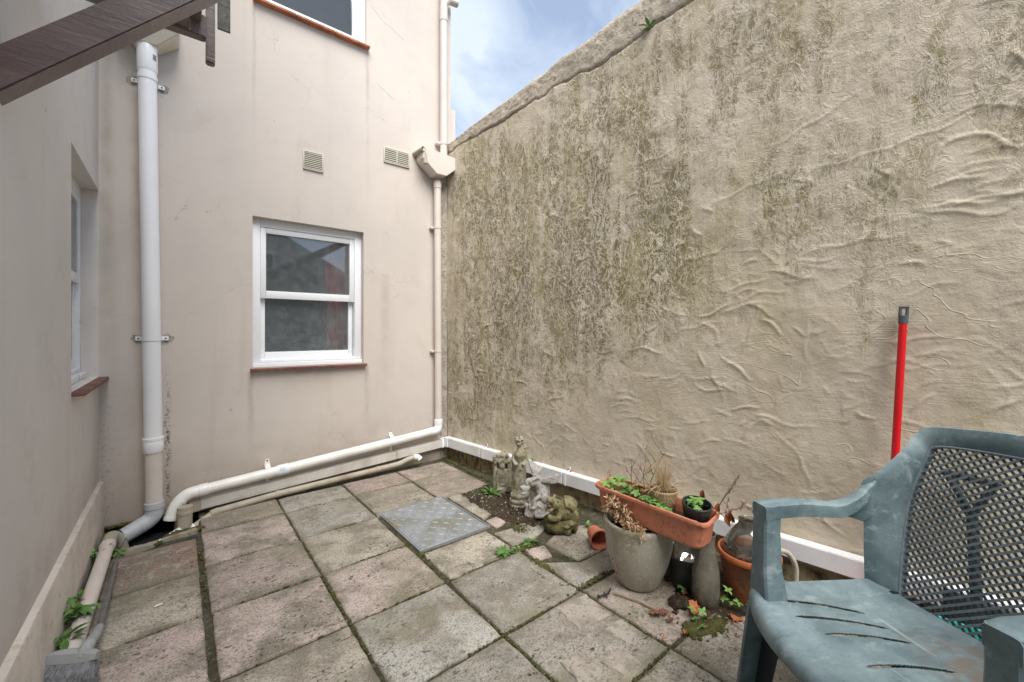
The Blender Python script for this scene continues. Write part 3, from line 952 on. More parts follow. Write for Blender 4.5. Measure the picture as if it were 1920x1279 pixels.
def pane_mesh(mp, u0, u1, d, w0, w1):
    bm = NB()
    grid(bm, lambda a, b: mp(u0 + (u1 - u0) * a, d, w0 + (w1 - w0) * b), 2, 2)
    return bm

def sash_window(mp, u0, u1, w0, w1, rec, mid, label, sill_tile, glasses, tile_over=(.015, .018), single=False, tight=False):
    """frame, two sashes (one in front of the other), panes, white cill and a clay tile sill"""
    fm, stl = (.030, .022) if tight else (.056, .036)
    fr = NB()
    ring(fr, mp, u0, u1, rec, rec + .10, w0 + (.036 if not single else .012), w1, fm, fm, .02, .058)
    f = obj('window', fr, 'frame', house)
    f['label'] = label
    cb = NB()
    slabbox(cb, mp, u0 + .002, u1 - .002, rec - .028, rec + .10, w0 + .002, w0 + (.034 if not single else .014), .004)
    obj('cill', cb, 'frame', f)
    if single:
        b = NB(); ring(b, mp, u0 + .058, u1 - .058, rec + .012, rec + .06, w0 + .036, w1 - .06, .042, .042, .042, .042)
        obj('sash', b, 'frame', f)
        obj('pane', pane_mesh(mp, u0 + .098, u1 - .098, rec + .035, w0 + .076, w1 - .10), glasses[0], f)
    else:
        q0, q1 = (.001, .020) if tight else (.008, .045)
        q2, q3 = (.022, .060) if tight else (.049, .086)
        e = fm + .002
        b = NB(); ring(b, mp, u0 + e, u1 - e, rec + q0, rec + q1, mid - .028, w1 - .06, stl, stl, .056, .040)
        obj('sash', b, 'frame', f)
        b = NB(); ring(b, mp, u0 + e, u1 - e, rec + q2, rec + q3, w0 + .048, mid + .02, stl - .002, stl - .002, .062, .045)
        obj('sash', b, 'frame', f)
        obj('pane', pane_mesh(mp, u0 + e + stl - .002, u1 - e - stl + .002, rec + (q0 + .006 if tight else .028), mid + .026, w1 - .098), glasses[0], f)
        obj('pane', pane_mesh(mp, u0 + e + stl - .004, u1 - e - stl + .004, rec + (q2 + .006 if tight else .068), w0 + .108, mid - .02), glasses[1], f)
    # sill made of clay tiles laid end to end
    n = 3
    t0, t1 = u0 - tile_over[0], u1 + tile_over[1]
    for i in range(n):
        s = NB()
        a_, b_ = t0 + (t1 - t0) * i / n + .001, t0 + (t1 - t0) * (i + 1) / n - .001
        slabbox(s, mp, a_, b_, -.045, rec + .04, w0 - .021, w0 - .001, .004)
        obj('sill_tile', s, sill_tile, f)
    return f

sash_window(back, .417, 1.213, .936, 2.036, .055, 1.478, 'white sash window with a red curtain inside, in the back wall', 'tile', ('glass', 'glass_obscure'))
sash_window(back, .432, 1.238, 3.600, 4.65, .035, 4.1, 'upper window with sky blue glass and an orange tile sill', 'tile_new', ('glass_upper',), single=True)
sash_window(side, 2.66, YB - .003, .93, 2.045, .075, 1.505, 'white sash window deep in the side wall, seen edge on', 'tile', ('glass', 'glass'), tile_over=(0, 0), tight=True)

# rooms behind the windows
bm = NB()
def room(bm, x0, x1, y0, y1, z0, z1, open_):
    P = lambda *a: [bm.verts.new(p) for p in a]
    bm.faces.new(P((x0, y0, z0), (x1, y0, z0), (x1, y1, z0), (x0, y1, z0)))
    bm.faces.new(P((x0, y0, z1), (x0, y1, z1), (x1, y1, z1), (x1, y0, z1)))
    if 'y1' not in open_: bm.faces.new(P((x0, y1, z0), (x1, y1, z0), (x1, y1, z1), (x0, y1, z1)))
    if 'y0' not in open_: bm.faces.new(P((x0, y0, z0), (x0, y0, z1), (x1, y0, z1), (x1, y0, z0)))
    if 'x0' not in open_: bm.faces.new(P((x0, y0, z0), (x0, y1, z0), (x0, y1, z1), (x0, y0, z1)))
    if 'x1' not in open_: bm.faces.new(P((x1, y0, z0), (x1, y0, z1), (x1, y1, z1), (x1, y1, z0)))
room(bm, -.35, 2.04, YB + .161, YB + 2.6, .2, 2.6, 'y0')
room(bm, -.35, 2.04, YB + .161, YB + 3.2, 2.75, 5.3, 'y0')
room(bm, -2.6, XL - .161, 1.2, YB + .1, .2, 2.6, 'x1')
obj('room_lining', bm, 'room', house, smooth=False)
# plaster faces round the openings, seen only through the glass
bm = NB()
for (x0, x1, z0, z1) in ((.80, 1.50, .2, 2.15), ):
    box2(bm, (x0, YB + 2.53, z0), (x1, YB + 2.58, z1), bev=.004)
obj('inner_door', bm, 'door_in', house)
bm = NB()
for (x0, x1, z0, z1) in ((.72, .797, .2, 2.23), (1.503, 1.58, .2, 2.23), (.798, 1.502, 2.152, 2.23)):
    box2(bm, (x0, YB + 2.51, z0), (x1, YB + 2.59, z1), bev=.004)
obj('door_lining', bm, 'frame', house)
bm = NB()
box2(bm, (.40, YB + .165, .925), (1.23, YB + .34, .955), bev=.004)
obj('inner_sill', bm, 'frame', house)
bm = NB()
box2(bm, (.30, YB + .9, .2), (.62, YB + 1.4, 1.75), bev=.01)
obj('cupboard', bm, 'frame', house)

# air vents
def vent(x0, x1, z0, z1, n, split, label):
    b = NB()
    e = .009
    ring(b, back, x0, x1, -.014, -.0005, z0, z1, e, e, e, e)
    if split: slabbox(b, back, (x0 + x1) / 2 - .004, (x0 + x1) / 2 + .004, -.0155, -.001, z0 + e + .001, z1 - e - .001)
    box2(b, (x0 + e, YB - .002, z0 + e), (x1 - e, YB - .0008, z1 - e), mi=1)
    v = obj('air_vent', b, ['cream', 'crack'], house)
    v['label'] = label
    b = NB()
    hs = (z1 - z0 - 2 * e) / n
    for i in range(n):
        zc = z0 + e + hs * (i + .5)
        box(b, ((x0 + x1) / 2, YB - .0075, zc), (x1 - x0 - 2 * e - .001, .0115, hs * .42), rot=None)
    tag(obj('slat', b, 'cream', v, smooth=False), kind='stuff')
vent(.747, .893, 2.455, 2.60, 9, False, 'small square cream air vent')
vent(1.386, 1.622, 2.672, 2.806, 7, True, 'wide cream double air vent by the hopper head')

# things on the sill inside
def cloth(bm, x0, x1, y, z0, z1, amp, waves, taper=0.0, thick=.003):
    def fn(a, b):
        pinch = 1 - taper * math.exp(-((b - .30) / .22) ** 2)
        xm = (x0 + x1) / 2
        x = xm + (x0 + (x1 - x0) * a - xm) * pinch
        return (x, y + amp * math.sin(a * waves * 6.283) * (.6 + .4 * math.sin(b * 5)), z0 + (z1 - z0) * b)
    grid(bm, fn, 60, 14)
bm = NB(); cloth(bm, .985, 1.165, YB + .30, .97, 2.15, .007, 4, .25)
solo('curtain', bm, 'curtain', 'red curtain hanging inside the back sash window', 'curtain', base=(1.08, YB + .40, .97))
bm = NB(); cloth(bm, 1.17, 1.26, YB + .385, .96, 2.15, .008, 3)
solo('net_curtain', bm, 'net', 'pale curtain edge beside the red curtain', 'curtain', base=(1.21, YB + .385, .96))

def leaf(bm, p, d, up, ln, w, fold=.25, droop=.25, seg=4, mi=0):
    """a pointed leaf: two rows of quads folded along the midrib"""
    d = Vector(d).normalized(); up = Vector(up)
    s = d.cross(up)
    if s.length < .01: s = d.cross(Vector((1, 0, .2)))
    s.normalize(); n = s.cross(d)
    prof = [0.12, .75, 1.0, .68, 0.04] if seg == 4 else [.1, .9, .6, .03]
    k = len(prof) - 1
    rows = []
    for i, q in enumerate(prof):
        t = i / k
        c = Vector(p) + d * ln * t - n * (droop * ln * t * t)
        rows.append([bm.verts.new(c - s * w * .5 * q + n * fold * w * .5 * q), bm.verts.new(c), bm.verts.new(c + s * w * .5 * q + n * fold * w * .5 * q)])
    for i in range(k):
        for j in range(2):
            f = bm.faces.new((rows[i][j], rows[i][j + 1], rows[i + 1][j + 1], rows[i + 1][j]))
            f.material_index = mi

def rosette(bm, c, n, ln, w, tilt=.12, lob=True, mi=0, az0=None):
    """leaflets spreading from one point like a clover or geranium leaf"""
    az0 = rnd.uniform(0, 6.28) if az0 is None else az0
    m = Euler((rnd.uniform(-.55, .55), rnd.uniform(-.55, .55), az0)).to_matrix()
    up = m @ Vector((0, 0, 1))
    for k in range(n):
        a = 6.283 * k / n + rnd.uniform(-.18, .18)
        l = ln * rnd.uniform(.75, 1.15)
        d = m @ Vector((math.cos(a), math.sin(a), tilt * rnd.uniform(-.5, 1.5)))
        leaf(bm, c, d, up, l, w * .72, .25, .12, 4, mi)
        if lob:
            for q in (-.42, .42):
                d2 = m @ Vector((math.cos(a + q), math.sin(a + q), tilt * rnd.uniform(-.5, 1)))
                leaf(bm, Vector(c) + d * l * .25, d2, up, l * .58, w * .42, .2, .12, 3, mi)

def pot_plant(name, x, y, z, h, r, potm, leafm, label, blooms=None):
    t = thing(name, label, 'pot plant', (x, y, z))
    b = NB(); rg = lathe(b, [(r * .72, 0), (r, h * .5), (r * 1.05, h * .5), (r * 1.05, h * .56), (r * .9, h * .56), (r * .85, h * .45)], 18, (x, y, z)); capring(b, rg[0], True); capring(b, rg[-1])
    obj('pot', b, potm, t)
    b = NB()
    for k in range(26):
        a = rnd.uniform(0, 6.28); e = rnd.uniform(.2, 1.4)
        d = Vector((math.cos(a) * math.cos(e), math.sin(a) * math.cos(e), math.sin(e)))
        leaf(b, Vector((x, y, z + h * .5)) + d * r * .5, d, (0, 0, 1), h * rnd.uniform(.4, .8), h * .2, mi=0)
    obj('foliage', b, leafm, t)
pot_plant('pot_plant', .885, YB + .25, .955, .085, .030, 'cream', 'clover', 'small yellowish pot plant inside the back window, left of the curtain foot')
pot_plant('pot_plant', 1.03, YB + .25, .955, .10, .038, 'curtain', 'clover', 'leafy green pot plant in a red pot at the foot of the red curtain')

# ================================================================== the yard's boundary wall
RA = Vector((2.002, YB, 0)); RD = Vector((.1142, -.9935, 0)); RN = Vector((-.9935, -.1142, 0))
def RW(s, off, h):
    return RA + RD * s + RN * off + Vector((0, 0, h))
bw = thing('boundary_wall', 'tall weathered yard wall of trowelled beige render streaked with green and black algae', 'wall', (2.2, 1.6, 0))

S_END = 4.7
def top_h(s): return np.interp(s, [0, .157, 1.335, 1.986, 3.2, 5], [3.01, 3.03, 3.187, 3.271, 3.42, 3.6])
def crk_h(s): return np.interp(s, [0, .157, .6, 1.0, 1.35, 1.745, 1.9, 2.3, 3.2, 5], [2.90, 2.925, 2.955, 2.975, 3.005, 2.992, 3.02, 3.096, 3.24, 3.42])

def np_mesh(name, V, F, mat, uv=None, attrs=None):
    me = bpy.data.meshes.new(name)
    nv, nf = len(V), len(F)
    me.vertices.add(nv)
    me.vertices.foreach_set('co', V.astype(np.float32).ravel())
    me.loops.add(nf * 4)
    me.loops.foreach_set('vertex_index', F.astype(np.int32).ravel())
    me.polygons.add(nf)
    me.polygons.foreach_set('loop_start', np.arange(0, nf * 4, 4, dtype=np.int32))
    me.polygons.foreach_set('use_smooth', np.ones(nf, dtype=bool))
    me.update(calc_edges=True)
    if uv is not None:
        ul = me.uv_layers.new(name='UVMap')
        ul.data.foreach_set('uv', uv[F.ravel()].astype(np.float32).ravel())
    for k_, a_ in (attrs or {}).items():
        at = me.attributes.new(k_, 'FLOAT', 'POINT')
        at.data.foreach_set('value', a_.astype(np.float32))
    me.materials.append(M[mat])
    me.validate()
    o = bpy.data.objects.new(name, me)
    return o

def grid_faces(nu, nv):
    i, j = np.meshgrid(np.arange(nu - 1), np.arange(nv - 1), indexing='ij')
    a = (i * nv + j).ravel()
    return np.stack([a, a + nv, a + nv + 1, a + 1], 1)

nS, nH = 840, 530
s1 = np.linspace(0.0, S_END, nS)
h01 = np.linspace(0, 1, nH)
S_, T_ = np.meshgrid(s1, h01, indexing='ij')
jag = (fbm(S_ * 9, S_ * 0 + 3, 5, 4, .6) - .5) * .050
Hh = -.05 + (crk_h(S_) + jag + .05) * T_
disp = (fbm(S_ * 1.6, Hh * 1.6, 11, 3) - .5) * .030
disp += (fbm(S_ * 5, Hh * 5, 21, 3) - .5) * .009
disp += (fbm(S_ * 30, Hh * 22, 31, 3) - .5) * .0035
ridge = np.zeros_like(disp)
rs = np.random.RandomState(42)
def stroke(s0, h0, ang, ln, amp, w1, w2, curv, flip):
    R_ = ln * .62 + w2 * 2
    m = (np.abs(s1 - s0) < R_)
    if not m.any(): return
    i0, i1 = np.where(m)[0][[0, -1]]
    hm = np.abs(Hh[(i0 + i1) // 2] - h0) < R_
    if not hm.any(): return
    j0, j1 = np.where(hm)[0][[0, -1]]
    a = S_[i0:i1 + 1, j0:j1 + 1] - s0
    b = Hh[i0:i1 + 1, j0:j1 + 1] - h0
    u = a * math.cos(ang) + b * math.sin(ang)
    v = -a * math.sin(ang) + b * math.cos(ang)
    v = (v - curv * u * u + .006 * np.sin(u * 40 + s0 * 9)) * flip
    t = np.clip(1 - (u / (ln / 2)) ** 2, 0, 1) ** .8
    w = np.where(v > 0, w1, w2)
    f = np.exp(-(v / w) ** 2) * t
    disp[i0:i1 + 1, j0:j1 + 1] += amp * f
    ridge[i0:i1 + 1, j0:j1 + 1] = np.maximum(ridge[i0:i1 + 1, j0:j1 + 1], f * min(1, amp / .006))
for k in range(1050):
    s0 = rs.uniform(.05, S_END)
    h0 = rs.uniform(.15, 2.95)
    low = 1.0 if h0 < 1.15 + .30 * s0 else .45
    if rs.rand() > low * (.35 + 1.1 * vnoise(np.array(s0 * 1.7), np.array(h0 * 2.0), 17)): continue
    ang = rs.normal(.05, .55)
    if rs.rand() < .25: ang += rs.choice([-1, 1]) * rs.uniform(.5, 1.4)
    ln = rs.uniform(.04, .17) * (1.9 if rs.rand() < .14 else 1)
    amp = rs.uniform(.0007, .0030) * low
    stroke(s0, h0, ang, ln, amp, rs.uniform(.0025, .005), rs.uniform(.005, .018), rs.normal(0, 2.2), rs.choice([-1, 1], p=[.4, .6]))
for k in range(150):
    s0 = rs.uniform(.1, S_END); h0 = rs.uniform(.2, 2.9)
    if h0 > 1.2 + .30 * s0 and rs.rand() < .55: continue
    stroke(s0, h0, rs.normal(.1, .7), rs.uniform(.05, .22), rs.uniform(.0028, .0062), .0035, rs.uniform(.006, .016), rs.normal(0, 2.5), rs.choice([-1, 1], p=[.3, .7]))
# fans of folded render where the float was lifted
for (s0, h0, n, sp, am) in ((3.36, 1.78, 6, .036, 1), (3.46, 1.93, 3, .03, .8), (2.62, 1.42, 3, .05, .8), (1.95, .72, 4, .03, .5), (2.45, .93, 3, .035, .5), (2.82, 1.50, 3, .04, .7), (3.2, 1.14, 3, .05, .5)):
    for k in range(n):
        stroke(s0 + rs.normal(0, .05), h0 + (k - n / 2) * sp + rs.normal(0, .008), .12 + rs.normal(0, .16) + (k - n / 2) * .06, rs.uniform(.12, .30), am * rs.uniform(.0028, .0058), .0035, rs.uniform(.007, .016), rs.normal(0, .8), rs.choice([-1, 1]))
# long sweeping trowel edges
for (s0, h0, a_, ln, cv) in ((3.2, 2.0, .18, .8, .25), (2.1, 2.25, .05, .35, .6), (2.6, 1.95, .25, .45, -.4), (2.35, 1.62, .06, .35, .5), (1.6, 2.45, -.25, .22, .9), (2.9, 2.2, .42, .4, .2), (3.0, 1.6, .1, .4, -.3), (2.62, 1.22, 1.25, .3, .6), (2.75, .75, -.05, .35, .3)):
    stroke(s0, h0, a_, ln, .0032, .0035, .011, cv, 1)
# draw the top edge back into the crack
edge = sstep(Hh, crk_h(S_) + jag - .02, crk_h(S_) + jag)
disp -= edge * .010
# swollen base under the white pipe
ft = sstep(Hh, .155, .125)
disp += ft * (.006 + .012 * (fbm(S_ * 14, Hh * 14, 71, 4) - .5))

def blob(s0, h0, rs_, rh, a):
    return a * np.exp(-((S_ - s0) / rs_) ** 2 - ((Hh - h0) / rh) ** 2)
lim = np.interp(S_, [0, .3, .8, 1.4, 1.9, 2.3, 2.8, 3.5, 5], [.60, .60, .72, .92, 1.20, 1.38, 1.50, 1.66, 1.85])
reg = sstep(Hh, lim - .55, lim + .50) * np.interp(S_, [0, .06, .16, 2.0, 2.6, 3.1, 3.45, 5], [.25, .35, .98, 1.0, .90, .74, .50, .38])
reg *= 1 - .40 * sstep(Hh, 2.55, 3.0)
patchy = fbm(S_ * 1.9, Hh * 1.3, 91, 4)
strk = fbm(S_ * 11, Hh * .9, 92, 4)
strk2 = fbm(S_ * 26, Hh * 1.6, 94, 3)
reg = reg * (.58 + .42 * sstep(patchy, .32, .66) + .34 * (sstep(strk, .25, .75) - .5) + .30 * (sstep(strk2, .25, .75) - .5) + .42 * (sstep(fbm(S_ * 6, Hh * 3.2, 98, 5), .30, .70) - .5))
reg += blob(1.75, 1.95, .45, .5, .26) + blob(.9, 1.55, .22, .55, .22) + blob(.45, 1.5, .2, .6, .14) + blob(2.1, 1.75, .12, .35, .22) + blob(1.5, 1.55, .3, .25, .14)
reg -= blob(.18, 1.25, .10, .35, .5) + blob(.36, .68, .14, .07, .4) + blob(1.65, 2.52, .07, .07, .9) + blob(2.0, 2.9, .35, .25, .25)
reg += .42 * sstep(Hh, 1.6, .6) * sstep(S_, 2.6, .4) * (.3 + fbm(S_ * 2.5, Hh * 2, 96, 3))
reg += .10 * sstep(fbm(S_ * 2.2, Hh * 1.6, 97, 3), .5, .75)
for (s0, h0, w_) in ((1.05, 2.0, .035), (.62, 2.2, .03), (1.33, 1.7, .04), (3.05, 1.45, .04), (1.9, 1.5, .05)):
    reg += .30 * np.exp(-((S_ - s0 - .02 * np.sin(Hh * 7)) / w_) ** 2) * sstep(Hh, h0 - .7, h0 - .2) * sstep(Hh, h0 + .7, h0 + .3)
P0 = np.array(RA); D0 = np.array(RD); N0 = np.array(RN)
V = P0[None] + S_.ravel()[:, None] * D0 + disp.ravel()[:, None] * N0
V[:, 2] = Hh.ravel()
V -= np.array(ORG['boundary_wall'])
o = np_mesh('render_face', V, grid_faces(nS, nH), 'boundary', np.stack([S_.ravel(), Hh.ravel()], 1), {'algae': np.clip(reg, 0, 1.4).ravel(), 'ridge': np.clip(ridge, 0, 1).ravel(), 'foot': ft.ravel()})
link(o, bw)
# coping band above the crack: lumpy mortar rounded over the top
nS2, nC = 420, 34
s2 = np.linspace(-.02, S_END, nS2)
cs = np.linspace(0, 1, nC)
S2, C2 = np.meshgrid(s2, cs, indexing='ij')
jag2 = (fbm(S2 * 9, S2 * 0 + 3, 5, 4, .6) - .5) * .050
c0 = crk_h(S2) + jag2 - .010 + .015 * fbm(S2 * 16, S2 * 0 + 1, 8, 3)
th = top_h(S2) + (fbm(S2 * 5, S2 * 0, 55, 4) - .5) * .022
up_ = np.clip(C2 / .62, 0, 1)
ov = np.clip((C2 - .62) / .38, 0, 1)
zz = c0 + (th - c0) * up_ - .02 * ov ** 2 + .018 * np.sin(np.pi * np.clip((C2 - .5) / .25, 0, 1)) * 0
off = .004 - .016 * np.exp(-(C2 / .025) ** 2) - .02 * sstep(up_, .80, 1.0) - .24 * ov
off = off + (fbm(S2 * 8, C2 * 3, 60, 4) - .5) * .016 + (fbm(S2 * 45, C2 * 14, 61, 4) - .5) * .012
V = P0[None] + S2.ravel()[:, None] * D0 + off.ravel()[:, None] * N0
V[:, 2] = zz.ravel()
V -= np.array(ORG['boundary_wall'])
o = np_mesh('coping', V, grid_faces(nS2, nC), 'coping', np.stack([S2.ravel(), zz.ravel()], 1))
link(o, bw)
# core and back of the wall
bm = NB()
a_, b_ = RW(-.02, -.045, -.05), RW(S_END, -.045, -.05)
c_, d_ = RW(S_END, -.26, -.05), RW(-.02, -.26, -.05)
hexa(bm, [a_, b_, c_, d_, a_ + Vector((0, 0, 2.93)), b_ + Vector((0, 0, 3.4)), c_ + Vector((0, 0, 3.58)), d_ + Vector((0, 0, 3.0))])
obj('wall_core', bm, 'crack', bw, smooth=False)

# ================================================================== pipes on the house
def collar(p0, p1, r):
    bm = NB()
    d = (Vector(p1) - Vector(p0))
    tube(bm, [Vector(p0), Vector(p0) + d * .06, Vector(p0) + d * .94, Vector(p1)], [r - .003, r, r, r - .003], 20)
    return bm

# tall white soil pipe
sp = thing('soil_pipe', 'thick white vertical drainpipe in the left corner with a grey shoe at its foot', 'drainpipe', (-.12, 3.39, 0))
def spx(z): return -.114 - .034 * (z - .1) / 2.85
def spp(z): return Vector((spx(z), 3.39, z))
bm = NB(); tube(bm, [spp(.49), spp(2.93)], .0455, 22); obj('pipe', bm, 'wpvc', sp)
bm = NB(); tube(bm, [spp(.10), spp(.455)], .0440, 22); obj('pipe', bm, 'bpvc', sp)['label'] = 'beige lower length'
bm = collar(spp(.452), spp(.535), .0505); obj('collar', bm, 'wpvc', sp)
bm = collar(spp(.528), spp(.545), .0525); obj('collar', bm, 'wpvc', sp)
bm = collar(spp(2.80), spp(2.965), .0495); obj('collar', bm, 'wpvc', sp)
bm = NB(); box(bm, spp(2.885) + Vector((.036, -.0345, 0)), (.02, .003, .035), rot=(0, 0, R(43)), bev=.0008); obj('sticker', bm, 'ink', sp)
bm = NB()
pipe(bm, fillet([spp(.14), spp(.045), spp(.045) + Vector((-.135, -.045, -.055))], .05, 8), .0455, .004, 22)
obj('shoe', bm, 'gpvc', sp)
bm = collar(spp(.105), spp(.145), .0495); obj('collar', bm, 'gpvc', sp)
d_ = Vector((-.135, -.045, -.055)).normalized()
bm = collar(spp(.045) + d_ * .066, spp(.045) + d_ * .074, .0475); obj('collar', bm, 'gpvc', sp)
for zc in (2.762, 1.157):
    b = NB()
    tube(b, [spp(zc - .014), spp(zc + .014)], .0487, 22, cap=False)
    for sx in (-1, 1):
        box(b, (spx(zc) + sx * .058, 3.466, zc), (.044, .006, .026), bev=.002)
        box(b, (spx(zc) + sx * .046, 3.43, zc), (.004, .074, .026), bev=.001)
    k = obj('bracket', b, 'wpvc', sp)
    for sx in (-1, 1):
        b = NB(); ell(b, (spx(zc) + sx * .066, 3.4625, zc), (.0055, .003, .0055), sub=1); obj('screw', b, 'crack', k)
        b = NB()
        V_ = []
        for q in range(14):
            a = 6.283 * q / 14
            V_.append(b.verts.new((spx(zc) + sx * .072 + .034 * math.cos(a) * rnd.uniform(.7, 1.2), YB - .002, zc + .022 * math.sin(a) * rnd.uniform(.8, 1.5))))
        f = b.faces.new(V_)
        if f.normal.y > 0: f.normal_flip()
        obj('mortar_scar', b, 'mortar_gap', k, smooth=False)
# cream hopper that feeds it
bm = NB()
hx = spx(3.05)
hexa(bm, [(hx - .05, 3.34, 2.955), (hx + .05, 3.34, 2.955), (hx + .05, 3.46, 2.955), (hx - .05, 3.46, 2.955),
          (hx - .135, 3.30, 3.055), (hx + .155, 3.30, 3.055), (hx + .155, 3.478, 3.055), (hx - .135, 3.478, 3.055)])
bmesh.ops.bevel(bm, geom=bm.edges[:], offset=.004, segments=2, affect='EDGES')
box2(bm, (hx - .135, 3.30, 3.056), (hx + .155, 3.478, 3.24), bev=.004)
obj('hopper', bm, 'cream', sp)

# beige rainwater pipe in the right corner, turning along the foot of the wall
rp = thing('rainwater_pipe', 'slim beige downpipe in the right corner turning into a white pipe along the back wall', 'drainpipe', (1.88, 3.42, 0))
zx = lambda z: 1.889 - .011 * (z - .3) / 2.3
bm = NB(); tube(bm, [(zx(.36), 3.42, .36), (zx(2.6), 3.42, 2.6)], .0325, 18); obj('pipe', bm, 'bpvc', rp)
bm = NB(); tube(bm, [(1.944, 3.42, 2.80), (1.944, 3.42, 4.45)], .0335, 18); obj('pipe', bm, 'bpvc', rp)
for z in (2.17, 1.02):
    b = NB(); tube(b, [(zx(z), 3.42, z - .012), (zx(z), 3.42, z + .012)], .0358, 18)
    box(b, (zx(z) - .034, 3.458, z - .004), (.05, .04, .02), bev=.003)
    obj('bracket', b, 'bpvc', rp)
b = NB(); tube(b, [(1.944, 3.42, 2.955), (1.944, 3.42, 2.985)], .0375, 18); box(b, (1.91, 3.455, 2.97), (.06, .05, .022), bev=.003); obj('bracket', b, 'bpvc', rp)
b = NB(); tube(b, [(1.944, 3.42, 4.12), (1.944, 3.42, 4.26)], .0375, 18); obj('collar', b, 'bpvc', rp)
b = NB(); tube(b, fillet([(1.944, 3.42, 4.28), (1.99, 3.42, 4.345), (2.09, 3.42, 4.36)], .03), .034, 16); obj('branch', b, 'bpvc', rp)
b = collar((zx(2.54), 3.42, 2.53), (zx(2.6), 3.42, 2.585), .0365); obj('collar', b, 'bpvc', rp)
# hopper head: a flat box with a wedge below
bm = NB()
zt, zm, zb = 2.832, 2.735, 2.635
x0, x1, xa, xb, y0, y1 = 1.69, 2.035, 1.825, 1.925, 3.335, 3.472
front = [(x0, zm + .01), (xa, zb), (xb, zb), (x1, zm - .01), (x1, zt - .005), (x0, zt + .012)]
F0 = [bm.verts.new((x, y0, z)) for x, z in front]
F1 = [bm.verts.new((x, y1, z)) for x, z in front]
bm.faces.new(F0); bm.faces.new(list(reversed(F1)))
for i in range(6):
    j = (i + 1) % 6
    bm.faces.new((F0[j], F0[i], F1[i], F1[j]))
bmesh.ops.recalc_face_normals(bm, faces=bm.faces)
bmesh.ops.bevel(bm, geom=bm.edges[:], offset=.004, segments=2, affect='EDGES')
obj('hopper_head', bm, 'bpvc', rp, angle=30)
# run along the wall
A = Vector((1.889, 3.42, .285)); Bp = Vector((.075, 3.405, .150))
dr = (Bp - A).normalized()
bm = NB(); tube(bm, [A + dr * .05, Bp - dr * .0], .0345, 20); obj('run', bm, 'wpvc_dirty', rp)
bm = NB(); tube(bm, fillet([(1.889, 3.42, .372), tuple(A), tuple(A + dr * .085)], .05, 8), .0365, 18); obj('elbow', bm, 'wpvc', rp)
b = collar((1.889, 3.42, .345), (1.889, 3.42, .385), .0385); obj('collar', b, 'wpvc', rp)
C = Bp + Vector((-.085, -.010, -.055)); Dn = C + Vector((-.025, -.02, -.085))
bm = NB(); tube(bm, fillet([tuple(Bp - dr * .06), tuple(Bp + dr * .03), tuple(C), tuple(Dn)], .05, 8), .0375, 18); obj('elbow', bm, 'wpvc_dirty', rp)
for (p, q, r_) in ((Bp - dr * .085, Bp - dr * .03, .0395), (Dn + Vector((.006, .004, .022)), Dn, .0405), (C + Vector((.035, .004, .022)), C + Vector((.027, .003, .017)), .0388)):
    b = collar(p, q, r_); obj('collar', b, 'wpvc_dirty', rp)
b = collar(A + dr * 1.255, A + dr * 1.335, .0378); k = obj('collar', b, 'wpvc', rp)
b = NB(); box(b, A + dr * 1.30 + Vector((0, -.0345, .014)), (.04, .002, .022), rot=(R(-22), R(4), 0), bev=.0005); s_ = obj('sticker', b, 'sticker', k)
for t_ in (1.385, .44):
    p = A + dr * t_
    b = NB()
    tube(b, [p - dr * .016, p + dr * .016], .0372, 20, cap=False)
    tube(b, [p + Vector((0, .02, .025)), p + Vector((0, .066, .046)), p + Vector((0, .068, .085))], [.019, .018, .012], 10, flat=.35)
    box(b, p + Vector((0, .062, -.055)), (.020, .004, .10), bev=.001)
    kk = obj('bracket', b, 'wpvc_dirty', rp)
    b = NB(); ell(b, p + Vector((0, .0615, .075)), (.006, .004, .006), sub=1); obj('screw', b, 'crack', kk)

# short overflow pipe poking out above the hopper
ov = thing('overflow_pipe', 'short stub of beige overflow pipe sticking out of the wall beside the hopper head', 'pipe', (1.682, 3.42, 2.8))
bm = NB(); pipe(bm, [(1.672, 3.482, 2.815), (1.690, 3.33, 2.822)], .0215, .003, 14); obj('pipe', bm, 'bpvc_dirty', ov)
bm = NB(); tube(bm, fillet([(1.687, 3.362, 2.818), (1.712, 3.352, 2.792), (1.716, 3.345, 2.70)], .02), .0195, 12); obj('branch', bm, 'bpvc_dirty', ov)

# white square pipe round two sides of the yard
sq = thing('square_pipe', 'white square section pipe low along the back wall, soiled by algae', 'pipe', (1, 3.45, .1))
def sqbox(p, q, w, h, n, bm=None, bev=.004):
    """square pipe from p to q; n points away from the wall"""
    bm = bm or NB()
    p, q, n = Vector(p), Vector(q), Vector(n)
    up = Vector((0, 0, 1))
    c = [p - up * h / 2, q - up * h / 2, q - up * h / 2 + n * w, p - up * h / 2 + n * w]
    hexa(bm, c + [x + up * h for x in c])
    bmesh.ops.bevel(bm, geom=bm.edges[:], offset=bev, segments=2, affect='EDGES')
    return bm
pr = Vector((1.925, YB - .004, .1465)); pl = Vector((.10, YB - .004, .052))
obj('length', sqbox(pr, pr.lerp(pl, .245), .062, .066, (0, -1, 0)), 'spvc', sq)
obj('length', sqbox(pr.lerp(pl, .2465), pl, .062, .066, (0, -1, 0)), 'spvc', sq)
bm = NB()
tube(bm, fillet([(.045, 3.41, .075), (.02, 3.40, .03), (.015, 3.395, -.07)], .03), .036, 14)
obj('socket', bm, 'bpvc_dirty', sq)
bm = NB(); sqbox((.12, YB - .003, .053), (.055, YB - .003, .050), .068, .072, (0, -1, 0), bm); obj('adaptor', bm, 'bpvc_dirty', sq)
q2 = thing('square_pipe', 'clean white square section pipe low along the algae stained boundary wall', 'pipe', (2.1, 2, .16))
sA, sB = RW(.115, .002, .166), RW(4.3, .002, .166)
cuts = [0, .108, .318, .72, 1.0]
